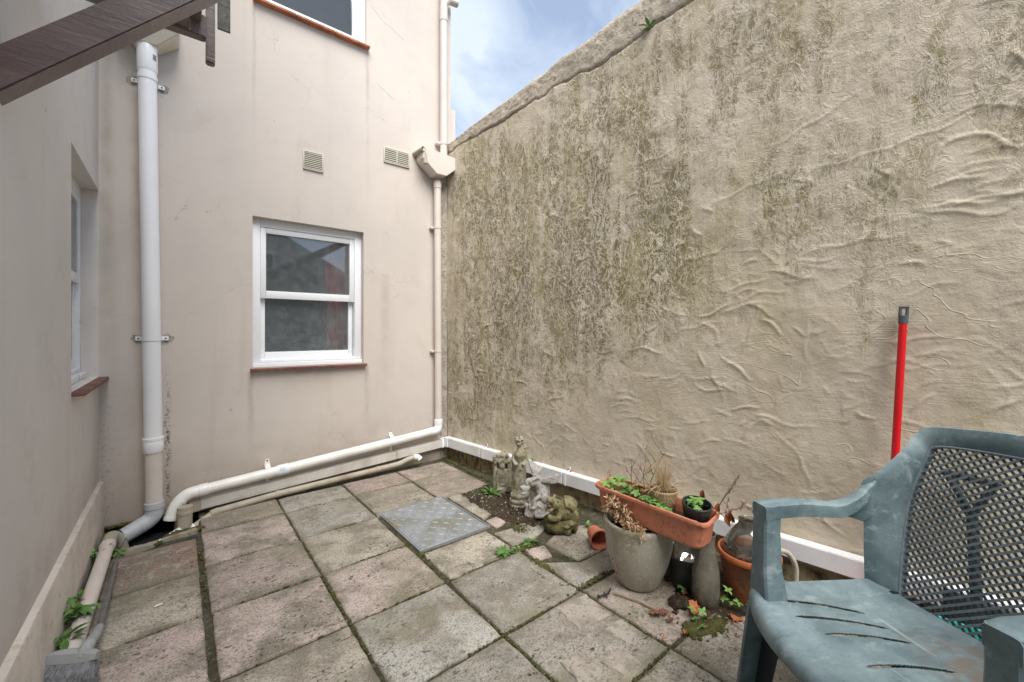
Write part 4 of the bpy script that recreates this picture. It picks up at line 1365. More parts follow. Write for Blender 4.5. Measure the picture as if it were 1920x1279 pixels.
for i in range(4):
    a_, b_ = sA.lerp(sB, cuts[i] + (.0006 if i else 0)), sA.lerp(sB, cuts[i + 1] - .0006)
    obj('length', sqbox(a_, b_, .060, .086, RN, bev=.0035), 'wpvc2', q2)
bm = NB(); sqbox((1.9255, YB - .003, .1485), (2.0, YB - .003, .156), .066, .078, (0, -1, 0), bm, .004); obj('corner_piece', bm, 'wpvc', q2)
bm = NB(); sqbox(RW(.05, .004, .162), RW(.1145, .004, .166), .064, .088, RN, bm, .004); obj('corner_piece', bm, 'wpvc', q2)
for s_ in (.60, 1.47):
    b = NB()
    c0_ = RW(s_, 0, 0)
    for dd in ((.0,),):
        sqbox(RW(s_ - .009, .001, .166), RW(s_ + .009, .001, .166), .0625, .0905, RN, b, .002)
    tube(b, [RW(s_, .02, .205), RW(s_, .006, .235)], .009, 8, flat=.5)
    kk = obj('clip', b, 'wpvc', q2)
    b = NB(); ell(b, RW(s_, .012, .226), (.012, .008, .009), sub=1); ell(b, RW(s_ + .012, .012, .214), (.01, .008, .006), sub=1); obj('rusty_screw', b, 'terra_old', kk)

# small soiled waste pipe lying in front
wp = thing('waste_pipe', 'thin soiled waste pipe lying on the paving below the white square pipe', 'pipe', (.8, 3.38, .03))
wpts = [(1.625, 3.375, .090), (1.57, 3.385, .082), (1.50, 3.39, .056), (1.30, 3.388, .048), (.55, 3.372, .030), (.19, 3.345, .012), (.07, 3.30, -.045), (.015, 3.285, -.075)]
bm = NB(); tube(bm, fillet(wpts, .06, 5), .0215, 14); obj('pipe', bm, 'bpvc_dirty', wp)
bm = NB(); pipe(bm, fillet([(1.62, 3.375, .0895), (1.652, 3.372, .092), (1.672, 3.355, .066)], .02), .0245, .004, 14); obj('elbow', bm, 'wpvc_dirty', wp)
for (p, q) in (((.575, 3.3725, .031), (.545, 3.372, .030)), ((1.315, 3.388, .0485), (1.285, 3.3875, .0476)), ((.215, 3.347, .0135), (.165, 3.336, .006))):
    obj('collar', collar(p, q, .0245), 'bpvc_dirty', wp)
b = collar((.085, 3.306, -.036), (.045, 3.293, -.058), .027); obj('collar', b, 'wpvc_dirty', wp)
# grey branch under it in the pit
gb = thing('drain_branch', 'short grey pipe end slanting into the drain pit under the waste pipe', 'pipe', (-.03, 3.25, -.05))
bm = NB(); pipe(bm, [(.02, 3.255, -.035), (-.085, 3.225, -.075)], .036, .004, 18); obj('pipe', bm, 'wpvc_dirty', gb)
bm = NB(); tube(bm, [(.035, 3.31, .10), (.03, 3.30, -.08)], .040, 16); obj('riser', bm, 'bpvc_dirty', gb)
obj('collar', collar((.034, 3.307, .075), (.0335, 3.306, .055), .0425), 'bpvc_dirty', gb)

# pipe on the paving beside the side wall
fp = thing('floor_pipe', 'beige pipe lying on the paving along the foot of the side wall', 'pipe', (-.29, 2.6, .04))
bm = NB(); tube(bm, [(-.299, 2.075, .040), (-.292, 3.10, .055)], .0285, 18); obj('pipe', bm, 'bpvc', fp)
bm = NB(); pipe(bm, fillet([(-.2925, 3.06, .0545), (-.290, 3.205, .056), (-.262, 3.235, .02), (-.25, 3.25, -.05)], .04), .0315, .004, 18); obj('elbow', bm, 'bpvc_dirty', fp)
obj('collar', collar((-.2925, 3.055, .0544), (-.292, 3.085, .0548), .0333), 'bpvc', fp)
bm = NB(); box(bm, (-.245, 3.22, .012), (.006, .045, .06), rot=(0, R(25), 0), bev=.002); obj('lip', bm, 'gpvc', fp)

# grey yard brush lying on the paving
br = thing('broom', 'grey broom lying on the paving with its bristles toward the viewer', 'broom', (-.30, 2.08, .04))
hd = NB()
hc = Vector((-.287, 2.045, .078)); hax = Vector((.82, -.50, -.02)).normalized(); hbk = Vector((.22, .38, .80)).normalized(); hbk = (hbk - hax * hbk.dot(hax)).normalized(); hup = hax.cross(hbk)
def HB(u, v, w): return hc + hax * u + hbk * v + hup * w
nn = 14
V_ = []
for i in range(nn + 1):
    u = -.082 + .164 * i / nn
    e = 1 - abs(u / .082) ** 3 * .45
    rw = []
    for (v, w) in ((-.012, -.017), (-.012, .017), (.016, .022), (.028, .008), (.028, -.010), (.012, -.02)):
        rw.append(hd.verts.new(HB(u, v * e + .004, w * e)))
    V_.append(rw)
for i in range(nn):
    for j in range(6):
        hd.faces.new((V_[i][j], V_[i][(j + 1) % 6], V_[i + 1][(j + 1) % 6], V_[i + 1][j]))
hd.faces.new(V_[0]); hd.faces.new(list(reversed(V_[-1])))
bmesh.ops.recalc_face_normals(hd, faces=hd.faces)
tube(hd, fillet([HB(.035, .01, .0), HB(.040, .040, .0), Vector((-.236, 2.16, .075)), Vector((-.234, 2.22, .068))], .04, 3), [.022, .021, .020, .019, .018, .017, .016, .0155, .015, .0145], 12)
obj('brush_head', hd, 'broomgrey', br)
bs = NB()
for k in range(1700):
    u = rnd.uniform(-.080, .080); w = rnd.uniform(-.015, .015)
    sp_ = u / .08
    ln = rnd.uniform(.055, .075)
    p0 = HB(u, -.006, w); p1 = HB(u * 1.16 + rnd.uniform(-.004, .004), -.012 - ln * .6, w * 1.8 + rnd.uniform(-.003, .003)); p2 = HB(u * 1.36 + rnd.uniform(-.010, .010), -.012 - ln, w * 2.2 - .012 + rnd.uniform(-.007, .007))
    s = hax * .0009
    q = [bs.verts.new(x) for x in (p0 - s, p0 + s, p1 + s, p1 - s, p2)]
    bs.faces.new((q[0], q[1], q[2], q[3])); bs.faces.new((q[3], q[2], q[4]))
for v in bs.verts: v.co.z = max(v.co.z, .002)
tag(obj('bristles', bs, 'bristle', br), kind='stuff')
bm = NB(); hp = Vector((-.234, 2.20, .070))
tube(bm, [hp, Vector((-.240, 2.60, .040)), Vector((-.250, 2.93, .012))], .0115, 12); obj('handle', bm, 'broomtube', br)

# ================================================================== pots beside the boundary wall
POT = Vector((1.716, 1.155, 0))
pot = thing('stone_pot', 'large grey speckled stone glaze pot with rounded sides holding dried flowers', 'plant pot', POT)
bm = NB()
prof = [(0.0, .0), (.080, 0), (.090, .006), (.103, .03), (.122, .075), (.139, .125), (.151, .18), (.157, .235), (.160, .285), (.163, .300), (.160, .306), (.147, .305), (.142, .297), (.140, .24)]
lathe(bm, prof, 56, POT); obj('body', bm, 'stonepot', pot, angle=60)
bm = NB(); rg = lathe(bm, [(.141, .25), (.07, .262), (.0, .268)], 40, POT)
for v in bm.verts: v.co.z += rnd.uniform(-.006, .006)
obj('soil', bm, 'soil', pot)
# a clay pot dropped inside it
ip = thing('inner_pot', 'orange clay pot half hidden inside the grey stone pot', 'plant pot', POT + Vector((-.055, -.02, .25)))
bm = NB(); c_ = POT + Vector((-.055, -.02, .215))
lathe(bm, [(.052, 0), (.064, .085), (.069, .085), (.070, .10), (.062, .10), (.056, .05)], 28, c_); obj('body', bm, 'terra_rim', ip)
# dried flower heads
dh = thing('dried_hydrangea', 'pale brown dried flower heads leaning out of the grey stone pot', 'dried flower', POT + Vector((-.08, -.02, .27)))
st = NB(); pt = NB()
for (hx_, hy_, hz_, rr) in ((-.115, .055, .385, .050), (-.115, .01, .36, .045), (-.095, .085, .355, .036), (-.12, -.05, .315, .040), (-.115, -.085, .295, .028)):
    c = POT + Vector((hx_, hy_, hz_))
    tube(st, fillet([tuple(POT + Vector((-.05 + rnd.uniform(-.02, .02), -.01, .25))), tuple(POT + Vector((hx_ * .8, hy_ * .5, hz_ - .06))), tuple(c)], .05, 4), .0022, 6)
    for k in range(60):
        d = Vector((rnd.gauss(0, 1), rnd.gauss(0, 1), rnd.gauss(0, 1))).normalized()
        p = c + d * rr * rnd.uniform(.35, 1.0)
        for q in range(2):
            d2 = (d + Vector((rnd.uniform(-.9, .9), rnd.uniform(-.9, .9), rnd.uniform(-.9, .9)))).normalized()
            leaf(pt, p, d2, d, rnd.uniform(.014, .026), rnd.uniform(.006, .011), .3, .3, 3)
obj('stems', st, 'twig', dh); obj('petals', pt, 'dryflower', dh)
# two dry stalks hanging over the rim
hs = thing('dry_stalk', 'thin dry stalk hanging down the front of the grey stone pot', 'stalk', POT + Vector((-.15, -.03, .3)))
bm = NB()
tube(bm, fillet([tuple(POT + Vector(p)) for p in ((-.08, .03, .28), (-.135, .05, .315), (-.172, .02, .25), (-.19, -.02, .15), (-.178, -.05, .085))], .05, 4), .0017, 6); obj('stem', bm, 'twig', hs)
bm = NB()
for p in ((-.18, .012, .21), (-.187, 0, .18), (-.191, -.015, .16), (-.19, -.02, .13)):
    leaf(bm, POT + Vector(p), (rnd.uniform(-1, .3), rnd.uniform(-1, 1), -.6), (-1, 0, 0), .02, .006, seg=3)
obj('leaves', bm, 'fallen_dark', hs)

# terracotta trough on top
TR = Vector((1.695, 1.07, .312))
tr = thing('trough', 'long terracotta plastic trough resting across the grey stone pot', 'planter', TR)
def rrect(w, l, rad, n=7):
    P = []
    for (sx, sy, a0) in ((1, 1, 0), (-1, 1, 90), (-1, -1, 180), (1, -1, 270)):
        for k in range(n + 1):
            a = R(a0 + 90 * k / n)
            P.append((sx * (w - rad) + rad * math.cos(a), sy * (l - rad) + rad * math.sin(a)))
    return P
bm = NB()
rings = []
for (w, l, rad, z) in ((.055, .245, .03, 0), (.060, .25, .035, .004), (.0685, .262, .04, .062), (.074, .270, .042, .112), (.0865, .283, .05, .114), (.088, .285, .05, .122), (.0865, .283, .05, .129), (.078, .275, .046, .130), (.0745, .271, .044, .124), (.0705, .264, .04, .07), (.064, .255, .036, .012)):
    ring_ = []
    for i, (x, y) in enumerate(rrect(w, l, rad)):
        dy = .010 if (y < -.2 and x < -.02 and z > .11) else 0
        ring_.append(bm.verts.new(TR + Vector((x, y, z - dy * (1 if abs(x) < .07 else .3)))))
    rings.append(ring_)
for i in range(len(rings) - 1):
    n_ = len(rings[i])
    for k in range(n_):
        k2 = (k + 1) % n_
        bm.faces.new((rings[i][k], rings[i][k2], rings[i + 1][k2], rings[i + 1][k]))
capring(bm, rings[0], True)
obj('body', bm, 'terra', tr)
bm = NB()
P_ = rrect(.069, .262, .039)
c_ = bm.verts.new(TR + Vector((0, 0, .073)))
q = [bm.verts.new(TR + Vector((x, y, .070))) for x, y in P_]
for k in range(len(q)): bm.faces.new((q[k], q[(k + 1) % len(q)], c_))
bmesh.ops.subdivide_edges(bm, edges=bm.edges[:], cuts=3)
for v in bm.verts: v.co.z += rnd.uniform(-.005, .006)
obj('soil', bm, 'soil', tr)

def potshape(bm, c, r0, r1, h, rim=.006, rimh=.018, seg=30, wall=.003, soil=None, tilt=None):
    m = Euler(tilt).to_matrix() if tilt else None
    lathe(bm, [(0, 0), (r0 * .93, 0), (r0, .003), (r1, h - rimh), (r1 + rim, h - rimh + .001), (r1 + rim, h - .002), (r1 + rim - .002, h), (r1 - wall, h), (r1 - wall * 2, h - rimh), (r0 - wall, .01), (0, .01)], seg, c, m)
t_ = thing('pot', 'plain tan plastic pot of dry grass standing in the trough', 'plant pot', TR + Vector((.012, -.03, .06)))
bm = NB(); potshape(bm, TR + Vector((.006, -.055, .072)), .047, .062, .110, .002, .01); obj('body', bm, 'potbeige', t_)
bm = NB(); rg = lathe(bm, [(.058, .088), (.02, .096), (0, .098)], 20, TR + Vector((.006, -.055, .072))); obj('soil', bm, 'soil', t_)
dg = thing('dry_grass', 'tuft of straw coloured dry grass growing in the tan pot', 'dry grass', TR + Vector((.012, -.045, .15)))
bm = NB()
for k in range(85):
    a = rnd.uniform(0, 6.28); r0 = rnd.uniform(0, .03)
    p0 = TR + Vector((.012 + r0 * math.cos(a), -.055 + r0 * math.sin(a), .165))
    up_ = rnd.random() < .62
    h = rnd.uniform(.06, .15) if up_ else rnd.uniform(.01, .07)
    out = rnd.uniform(.0, .05) if up_ else rnd.uniform(.05, .12)
    p1 = p0 + Vector((math.cos(a) * out * .35, math.sin(a) * out * .35, h * .75))
    p2 = p0 + Vector((math.cos(a) * out * 1.1, math.sin(a) * out * 1.1, h if up_ else h * .2))
    tube(bm, fillet([p0, p1, p2], .05, 3), [.0013, .0013, .0012, .0011, .0009, .0004][:6] if False else .0010, 4)
for (dx, dy, dz) in ((-.02, -.09, .12), (.02, -.16, .10), (.01, .05, .16), (0, -.12, .15), (.03, .03, .13)):
    p0 = TR + Vector((.006, -.055, .165))
    tube(bm, fillet([p0, p0 + Vector((dx * .2, dy * .25, dz)), p0 + Vector((dx, dy, dz * .55))], .09, 6), .0008, 4)
obj('blades', bm, 'drygrass', dg)
t_ = thing('pot', 'empty looking black plastic pot at the near end of the trough with clover in it', 'plant pot', TR + Vector((.0, -.21, .06)))
bm = NB(); potshape(bm, TR + Vector((-.002, -.205, .070)), .042, .057, .105, .0025, .012, tilt=(R(8), R(-5), 0)); obj('body', bm, 'potblack', t_)
bm = NB(); lathe(bm, [(.046, .035), (0, .04)], 20, TR + Vector((.0, -.205, .070))); obj('soil', bm, 'soil', t_)

def clump(name, label, cat, base, pts, ln, w, matl, mats, n=5, stem_r=.0011, group=None, lob=True):
    t = thing(name, label, cat, base, group=group)
    st, lf = NB(), NB()
    for p in pts:
        p = Vector(p)
        b0 = Vector(base) + Vector((rnd.uniform(-.012, .012), rnd.uniform(-.012, .012), 0))
        if (p - b0).length > .004:
            tube(st, fillet([b0, (b0 + p) / 2 + Vector((0, 0, (p - b0).length * .15)), p], .05, 3), stem_r, 5)
        rosette(lf, p, n, ln * rnd.uniform(.8, 1.2), w, lob=lob)
    obj('stems', st, mats, t); obj('leaves', lf, matl, t)
    return t
def pts_round(c, n, rx, ry, z0, z1):
    return [Vector(c) + Vector((rnd.uniform(-rx, rx), rnd.uniform(-ry, ry), rnd.uniform(z0, z1))) for _ in range(n)]
clump('geranium_seedling', 'lobed green seedlings at the far end of the trough', 'seedling', TR + Vector((0, .20, .06)), pts_round(TR + Vector((-.005, .19, 0)), 15, .05, .06, .10, .155), .025, .020, 'clover', 'stem', group='seedlings in the trough')
clump('geranium_seedling', 'lobed green seedlings among the bare twigs in the trough middle', 'seedling', TR + Vector((-.01, .08, .06)), pts_round(TR + Vector((-.01, .07, 0)), 19, .055, .07, .09, .16), .025, .020, 'clover', 'stem', group='seedlings in the trough')
clump('geranium_seedling', 'lobed green seedlings crowding against the front of the tan pot', 'seedling', TR + Vector((-.04, -.06, .06)), pts_round(TR + Vector((-.052, -.06, 0)), 17, .018, .08, .105, .15), .025, .020, 'clover', 'stem', group='seedlings in the trough')
clump('geranium_seedling', 'lobed green seedlings growing out of the black pot', 'seedling', TR + Vector((0, -.205, .09)), pts_round(TR + Vector((-.005, -.205, 0)), 11, .04, .045, .15, .19), .026, .021, 'clover', 'stem', group='seedlings in the trough')

def twig(bm, p0, d, ln, r, depth, leaves=None):
    p = Vector(p0); d = Vector(d).normalized()
    pts = [p.copy()]
    n = 5
    for k in range(n):
        d = (d + Vector((rnd.uniform(-.22, .22), rnd.uniform(-.22, .22), rnd.uniform(-.10, .16)))).normalized()
        p = p + d * ln / n
        pts.append(p.copy())
        if depth and k > 0 and rnd.random() < .75:
            d2 = (d + Vector((rnd.uniform(-.9, .9), rnd.uniform(-.9, .9), rnd.uniform(-.2, .5)))).normalized()
            twig(bm, p, d2, ln * rnd.uniform(.25, .5), r * .6, depth - 1, leaves)
        if leaves is not None and rnd.random() < .4:
            leaf(leaves, p, (rnd.uniform(-1, 1), rnd.uniform(-1, 1), rnd.uniform(-1, .4)), (0, 0, 1), rnd.uniform(.008, .016), .005, seg=3)
    tube(bm, pts, [r * (1 - .7 * i / n) for i in range(n + 1)], 5)
def bare(name, label, base, stems):
    t = thing(name, label, 'dead plant', base)
    a, b = NB(), NB()
    for (off, d, ln, r) in stems: twig(a, Vector(base) + Vector(off), d, ln, r, 2, b)
    obj('stems', a, 'twig', t); obj('leaves', b, 'fallen_dark', t)
bare('bare_stems', 'bare reddish brown twigs rising from the middle of the trough', TR + Vector((.0, .10, .06)), [((0, .0, 0), (.05, .10, 1), .22, .0026), ((.01, -.03, 0), (.03, -.45, 1), .27, .003), ((.0, .02, 0), (-.02, -.25, 1), .20, .0022), ((-.01, -.06, 0), (0, -.2, 1), .22, .0022), ((0, .1, 0), (0, .05, 1), .10, .0014)])
bare('bare_stems', 'long bare stem leaning out to the right of the black pot', TR + Vector((.03, -.24, .09)), [((0, 0, 0), (.28, -.62, .62), .25, .0026), ((.0, -.03, .04), (.1, -.7, .35), .12, .0016)])

# little clay pot on its side
pt_c = Vector((1.872, 1.455, .052))
m_ = Euler((R(90), 0, R(-28))).to_matrix()
bm = NB(); lathe(bm, [(0, .0), (.038, 0), (.050, .075), (.055, .076), (.0555, .10), (.050, .10), (.046, .07), (.034, .008)], 28, pt_c + Vector((-.02, .09, 0)), m_)
t_ = thing('clay_pot', 'small terracotta pot lying on its side behind the grey stone pot', 'plant pot', pt_c)
obj('body', bm, 'terra', t_)

# dark pot with a glass jar, dusty carafe, clay pot with a glass dome
DP = Vector((1.878, 1.0, 0))
t_ = thing('black_pot', 'dark plastic pot standing in the shade between the stone pot and the dusty carafe', 'plant pot', DP)
bm = NB(); potshape(bm, DP, .070, .088, .150, .005, .025); obj('body', bm, 'potblack', t_)
bm = NB(); lathe(bm, [(.083, .125), (0, .13)], 20, DP); obj('soil', bm, 'soil', t_)
t_ = thing('glass_jar', 'murky glass jar standing in the black pot under the trough', 'jar', DP + Vector((0, 0, .13)))
bm = NB(); lathe(bm, [(0, 0), (.055, 0), (.060, .006), (.060, .10), (.045, .125), (.038, .13), (.038, .15)], 28, DP + Vector((-.01, -.01, .13))); obj('body', bm, 'clear', t_)

VA = Vector((1.822, .882, 0))
t_ = thing('carafe', 'tall dusty grey glass carafe with a narrow waist standing under the end of the trough', 'carafe', VA)
bm = NB()
lathe(bm, [(0, .0), (.050, 0), (.055, .006), (.0575, .05), (.058, .10), (.056, .14), (.050, .175), (.042, .215), (.0375, .25), (.0375, .275), (.041, .30), (.043, .308), (.040, .308), (.0345, .27), (.046, .18), (.0535, .10), (.05, .012), (0, .01)], 36, VA)
obj('body', bm, 'dusty', t_)

TP = Vector((2.008, .775, 0))
t_ = thing('terracotta_pot', 'stained terracotta pot with a bright orange rim holding a glass dome', 'plant pot', TP)
bm = NB(); lathe(bm, [(0, 0), (.088, 0), (.094, .004), (.116, .16), (.118, .185)], 40, TP); obj('body', bm, 'terra_old', t_)
bm = NB(); lathe(bm, [(.118, .184), (.126, .185), (.1285, .192), (.1285, .206), (.125, .212), (.119, .211), (.114, .18)], 40, TP); obj('rim', bm, 'terra_rim', t_)
bm = NB(); lathe(bm, [(.113, .165), (0, .175)], 24, TP); obj('soil', bm, 'soil', t_)
gd = thing('glass_dome', 'clear smeared glass dome with an open neck set over the terracotta pot', 'glass dome', TP + Vector((0, 0, .17)))
bm = NB(); lathe(bm, [(.106, .172), (.107, .18), (.1045, .215), (.095, .25), (.075, .285), (.055, .312), (.043, .325), (.041, .345), (.045, .35), (.040, .35), (.037, .325)], 40, TP); obj('body', bm, 'clear', gd)
bm = NB(); lathe(bm, [(.041, .332), (.030, .337), (0, .338)], 24, TP)
for v in bm.verts: v.co.z += rnd.uniform(-.003, .004)
obj('debris', bm, 'soil', gd)
dl = NB()
for k in range(16):
    a = rnd.uniform(0, 6.28)
    leaf(dl, TP + Vector((.06 * math.cos(a) * rnd.random(), .06 * math.sin(a) * rnd.random(), .19)), (math.cos(a), math.sin(a), rnd.uniform(-.1, .5)), (0, 0, 1), .045, .02)
obj('dead_leaves', dl, 'fallen_dark', gd)
bare('dead_plant', 'withered rust brown stem and curled leaves above the glass dome', TP + Vector((.02, .10, .30)), [((0, 0, 0), (-.2, .35, .6), .11, .002), ((0, -.02, 0), (.1, .1, .9), .08, .002)])
bm = NB()
for (p, d) in (((-.01, .13, .385), (-.2, .1, -1)), ((.02, .085, .345), (.1, -.1, -1)), ((.02, .09, .35), (-.2, .1, -1)), ((-.02, .20, .43), (0, .1, -1)), ((.0, .10, .34), (-.3, -.3, -.8))):
    leaf(bm, TP + Vector(p), d, (-1, 0, 0), .055, .028, .5, .3)
solo('withered_leaves', bm, 'fallen', 'curled rust brown leaves hanging over the glass dome', 'dead leaves', base=TP + Vector((0, .1, .35)))

# milky hose looping down beside the pot
HS = Vector((1.905, .63, 0))
bm = NB()
hp_ = [(2.03, .60, .03), (2.02, .595, .22), (1.99, .615, .275), (1.955, .64, .285), (1.915, .665, .262), (1.888, .672, .19), (1.875, .655, .11), (1.862, .60, .03), (1.86, .52, .012), (1.93, .42, .012)]
tube(bm, fillet(hp_, .06, 6), .0105, 12)
solo('hose', bm, 'hose', 'milky plastic hose looping up in front of the glass dome', 'hose', base=HS)

# ================================================================== garden statues
def statue(name, label, cat, base, lumps, mat, voxel=.005, amp=.004, size=.02, smooth=2):
    t = thing(name, label, cat, base)
    return t

# plaque-like niche figure
SB = Vector((1.872, 2.42, 0))
t_ = thing('statue', 'small mossy stone figure in a draped niche, furthest from the viewer', 'statue', SB)
bm = NB()
ct = Matrix.Rotation(R(-52), 3, 'Z')
def LP_(p): return SB + ct @ Vector(p)
hexa(bm, [LP_(p) for p in ((-.075, .0, 0), (.065, .0, 0), (.06, .05, 0), (-.07, .05, 0), (-.082, .005, .27), (.070, .005, .25), (.06, .045, .25), (-.075, .045, .27))])
ell(bm, LP_((0, -.012, .12)), (.036, .030, .10)); ell(bm, LP_((0, -.02, .215)), (.026, .026, .032)); ell(bm, LP_((0, .0, .245)), (.052, .036, .032)); ell(bm, LP_((.005, .005, .285)), (.042, .032, .028))
ell(bm, LP_((0, -.01, .03)), (.055, .040, .035)); ell(bm, LP_((0, -.03, .14)), (.018, .018, .035))
for k in range(26):
    ell(bm, LP_((rnd.uniform(-.055, .055), -.018, rnd.uniform(.23, .305))), (rnd.uniform(.009, .016),) * 3, sub=1)
for sx in (-1, 1):
    tube(bm, [LP_((sx * .05, -.012, .25)), LP_((sx * .055, -.016, .12)), LP_((sx * .05, -.012, .02))], [.012, .014, .016], 8)
    tube(bm, [LP_((sx * .03, -.025, .19)), LP_((sx * .034, -.034, .1)), LP_((sx * .025, -.03, .03))], [.009, .011, .012], 8)
fuse(obj('body', bm, 'statue', t_), .0048, .006, .018, 1)

# lady on a ringed pedestal
SB = Vector((1.842, 2.185, 0))
t_ = thing('statue', 'tall stone lady with flowing hair, the tallest of the garden statues', 'statue', SB)
bm = NB()
rg = lathe(bm, [(.075, 0), (.078, .012), (.066, .022), (.074, .032), (.074, .045), (.058, .056), (.066, .066), (.066, .082), (.050, .095), (.050, .11)], 24, SB); capring(bm, rg[0], True); capring(bm, rg[-1])
fuse(obj('pedestal', bm, 'statue', t_), .005, .003, .02, 1)
bm = NB()
ct = Matrix.Rotation(R(-45), 3, 'Z')
def LP_(p): return SB + ct @ Vector(p)
tube(bm, [LP_((0, 0, .10)), LP_((0, .004, .19)), LP_((.004, .004, .26)), LP_((0, 0, .30)), LP_((0, -.004, .345)), LP_((0, .0, .375)), LP_((0, 0, .40))], [.046, .042, .040, .030, .040, .030, .014], 16)
tube(bm, [LP_((0, 0, .375)), LP_((-.003, -.004, .405))], [.014, .015], 10)
ell(bm, LP_((-.006, -.006, .428)), (.021, .024, .028)); ell(bm, LP_((-.012, -.03, .425)), (.005, .007, .006), sub=1)
for sx in (-1, 1):
    ell(bm, LP_((sx * .014, -.03, .352)), (.013, .012, .013))
    tube(bm, fillet([LP_((sx * .038, 0, .378)), LP_((sx * .052, -.008, .315)), LP_((sx * .022, -.036, .285))], .03, 4), [.013, .012, .011, .010, .010, .009, .008][:7] if False else .0105, 8)
for k in range(30):
    a = rnd.uniform(-1, 1); z = rnd.uniform(.335, .465)
    ell(bm, LP_((a * .030 + (.465 - z) * .18, .020 + rnd.uniform(-.022, .012), z)), (rnd.uniform(.009, .016),) * 3, sub=1)
for k in range(14):
    a = k / 14 * 6.283
    ell(bm, LP_((.024 * math.cos(a) - .004, .024 * math.sin(a), .452 + rnd.uniform(-.006, .008))), (.009, .009, .008), sub=1)
box(bm, LP_((-.045, .02, .20)), (.024, .024, .24), bev=.004)
fuse(obj('figure', bm, 'statue', t_), .0032, .003, .012, 0)

# winged dragon
SB = Vector((1.805, 1.985, 0))
t_ = thing('dragon_statue', 'grey stone winged dragon crouching with its snout down on a rock', 'statue', SB)
ct = Matrix.Rotation(R(-45), 3, 'Z')      # local x runs to the right in the picture, y away
def LP_(p): return SB + ct @ Vector(p)
bm = NB()
ell(bm, LP_((.0, 0, .045)), (.072, .062, .055)); ell(bm, LP_((.02, -.015, .09)), (.052, .05, .04)); ell(bm, LP_((-.03, -.02, .025)), (.045, .045, .03)); ell(bm, LP_((.03, -.03, .04)), (.04, .035, .035))
for k in range(30):
    a = rnd.uniform(0, 6.28)
    ell(bm, LP_((.062 * math.cos(a), .055 * math.sin(a), rnd.uniform(.01, .09))), (rnd.uniform(.010, .02),) * 3, sub=1)
fuse(obj('rock', bm, 'statue_grey', t_), .005, .008, .016, 1)
bm = NB()
tube(bm, fillet([LP_((.055, .01, .12)), LP_((.05, .01, .19)), LP_((.0, -.01, .235)), LP_((-.035, -.03, .225))], .05, 5), [.040, .042, .044, .046, .046, .045, .043, .040, .037, .034, .032, .030, .029, .028][:14], 14)
ell(bm, LP_((.045, -.005, .165)), (.046, .042, .06)); ell(bm, LP_((.055, -.03, .135)), (.028, .030, .036))
ell(bm, LP_((-.038, -.03, .232)), (.034, .030, .028)); ell(bm, LP_((-.060, -.045, .200)), (.036, .030, .024), rot=(0, R(-30), R(-10))); ell(bm, LP_((-.068, -.052, .178)), (.032, .028, .013), rot=(0, R(-25), R(-10)))
ell(bm, LP_((-.085, -.055, .205)), (.012, .016, .012)); ell(bm, LP_((-.03, -.055, .243)), (.011, .009, .012)); ell(bm, LP_((-.052, -.058, .228)), (.008, .008, .007))
for (x, y) in ((-.018, -.045), (-.012, -.01)):
    tube(bm, [LP_((x, y, .25)), LP_((x + .03, y + .004, .262)), LP_((x + .05, y + .01, .258))], [.010, .007, .003], 8)
for sx in (-.045, .02):
    tube(bm, fillet([LP_((.03, sx, .15)), LP_((-.005, sx - .015, .13)), LP_((-.002, sx - .02, .085))], .02, 4), .014, 8); ell(bm, LP_((-.008, sx - .025, .085)), (.020, .013, .010))
for k in range(9):
    ell(bm, LP_((-.02 + k * .011, -.004, .262 - .0016 * k * k * .3 + .01)), (.006, .004, .010), sub=1)
tube(bm, fillet([LP_((.075, .01, .11)), LP_((.10, -.01, .06)), LP_((.06, -.07, .03)), LP_((.0, -.075, .035))], .04, 5), .013, 8)
fuse(obj('body', bm, 'statue_grey', t_), .0034, .003, .010, 0)
for (root, tip, low, n3) in (((.02, -.02, .235), (.165, -.03, .29), (.135, -.035, .235), 5), ((-.005, .03, .25), (-.055, .06, .355), (.045, .06, .30), 4)):
    bm = NB()
    r_, t3, l3 = Vector(root), Vector(tip), Vector(low)
    pts_ = [l3.lerp(t3, k / n3) for k in range(n3 + 1)]
    for p in pts_: tube(bm, [LP_(r_), LP_(r_.lerp(p, .5) + Vector((0, -.008, .006))), LP_(p)], [.016, .011, .006], 8)
    for a, b in zip(pts_[:-1], pts_[1:]):
        m3 = (a + b) / 2; m3 = m3.lerp(r_, .14)
        tube(bm, [LP_(r_), LP_(r_.lerp(m3, .5)), LP_(m3)], [.015, .012, .006], 8)
        for f in (.45, .7, .9):
            ell(bm, LP_(r_.lerp(m3, f)), (.012 * (1 + f), .006, .012 * (1 + f)), sub=1)
    fuse(obj('wing', bm, 'statue_grey', t_), .0045, .003, .014, 1)

# curled open mouthed creature
SB = Vector((1.805, 1.755, 0))
t_ = thing('animal_statue', 'mossy stone animal with a round ridged back and open mouth, curled on a rock', 'statue', SB)
def LP_(p): return SB + ct @ Vector(p)
bm = NB()
ell(bm, LP_((0, 0, .03)), (.098, .085, .045)); ell(bm, LP_((-.03, -.03, .035)), (.06, .05, .04)); ell(bm, LP_((.04, -.02, .05)), (.055, .06, .035))
for k in range(46):
    a = rnd.uniform(0, 6.28)
    ell(bm, LP_((.090 * math.cos(a), .078 * math.sin(a), rnd.uniform(.005, .06))), (rnd.uniform(.010, .022),) * 3, sub=1)
fuse(obj('rock', bm, 'rockmoss', t_), .005, .010, .016, 1)
bm = NB()
ell(bm, LP_((.035, .0, .125)), (.068, .062, .072)); ell(bm, LP_((.0, -.005, .115)), (.055, .052, .055))
ell(bm, LP_((.075, -.03, .095)), (.030, .035, .045)); ell(bm, LP_((.065, -.05, .065)), (.035, .026, .018))
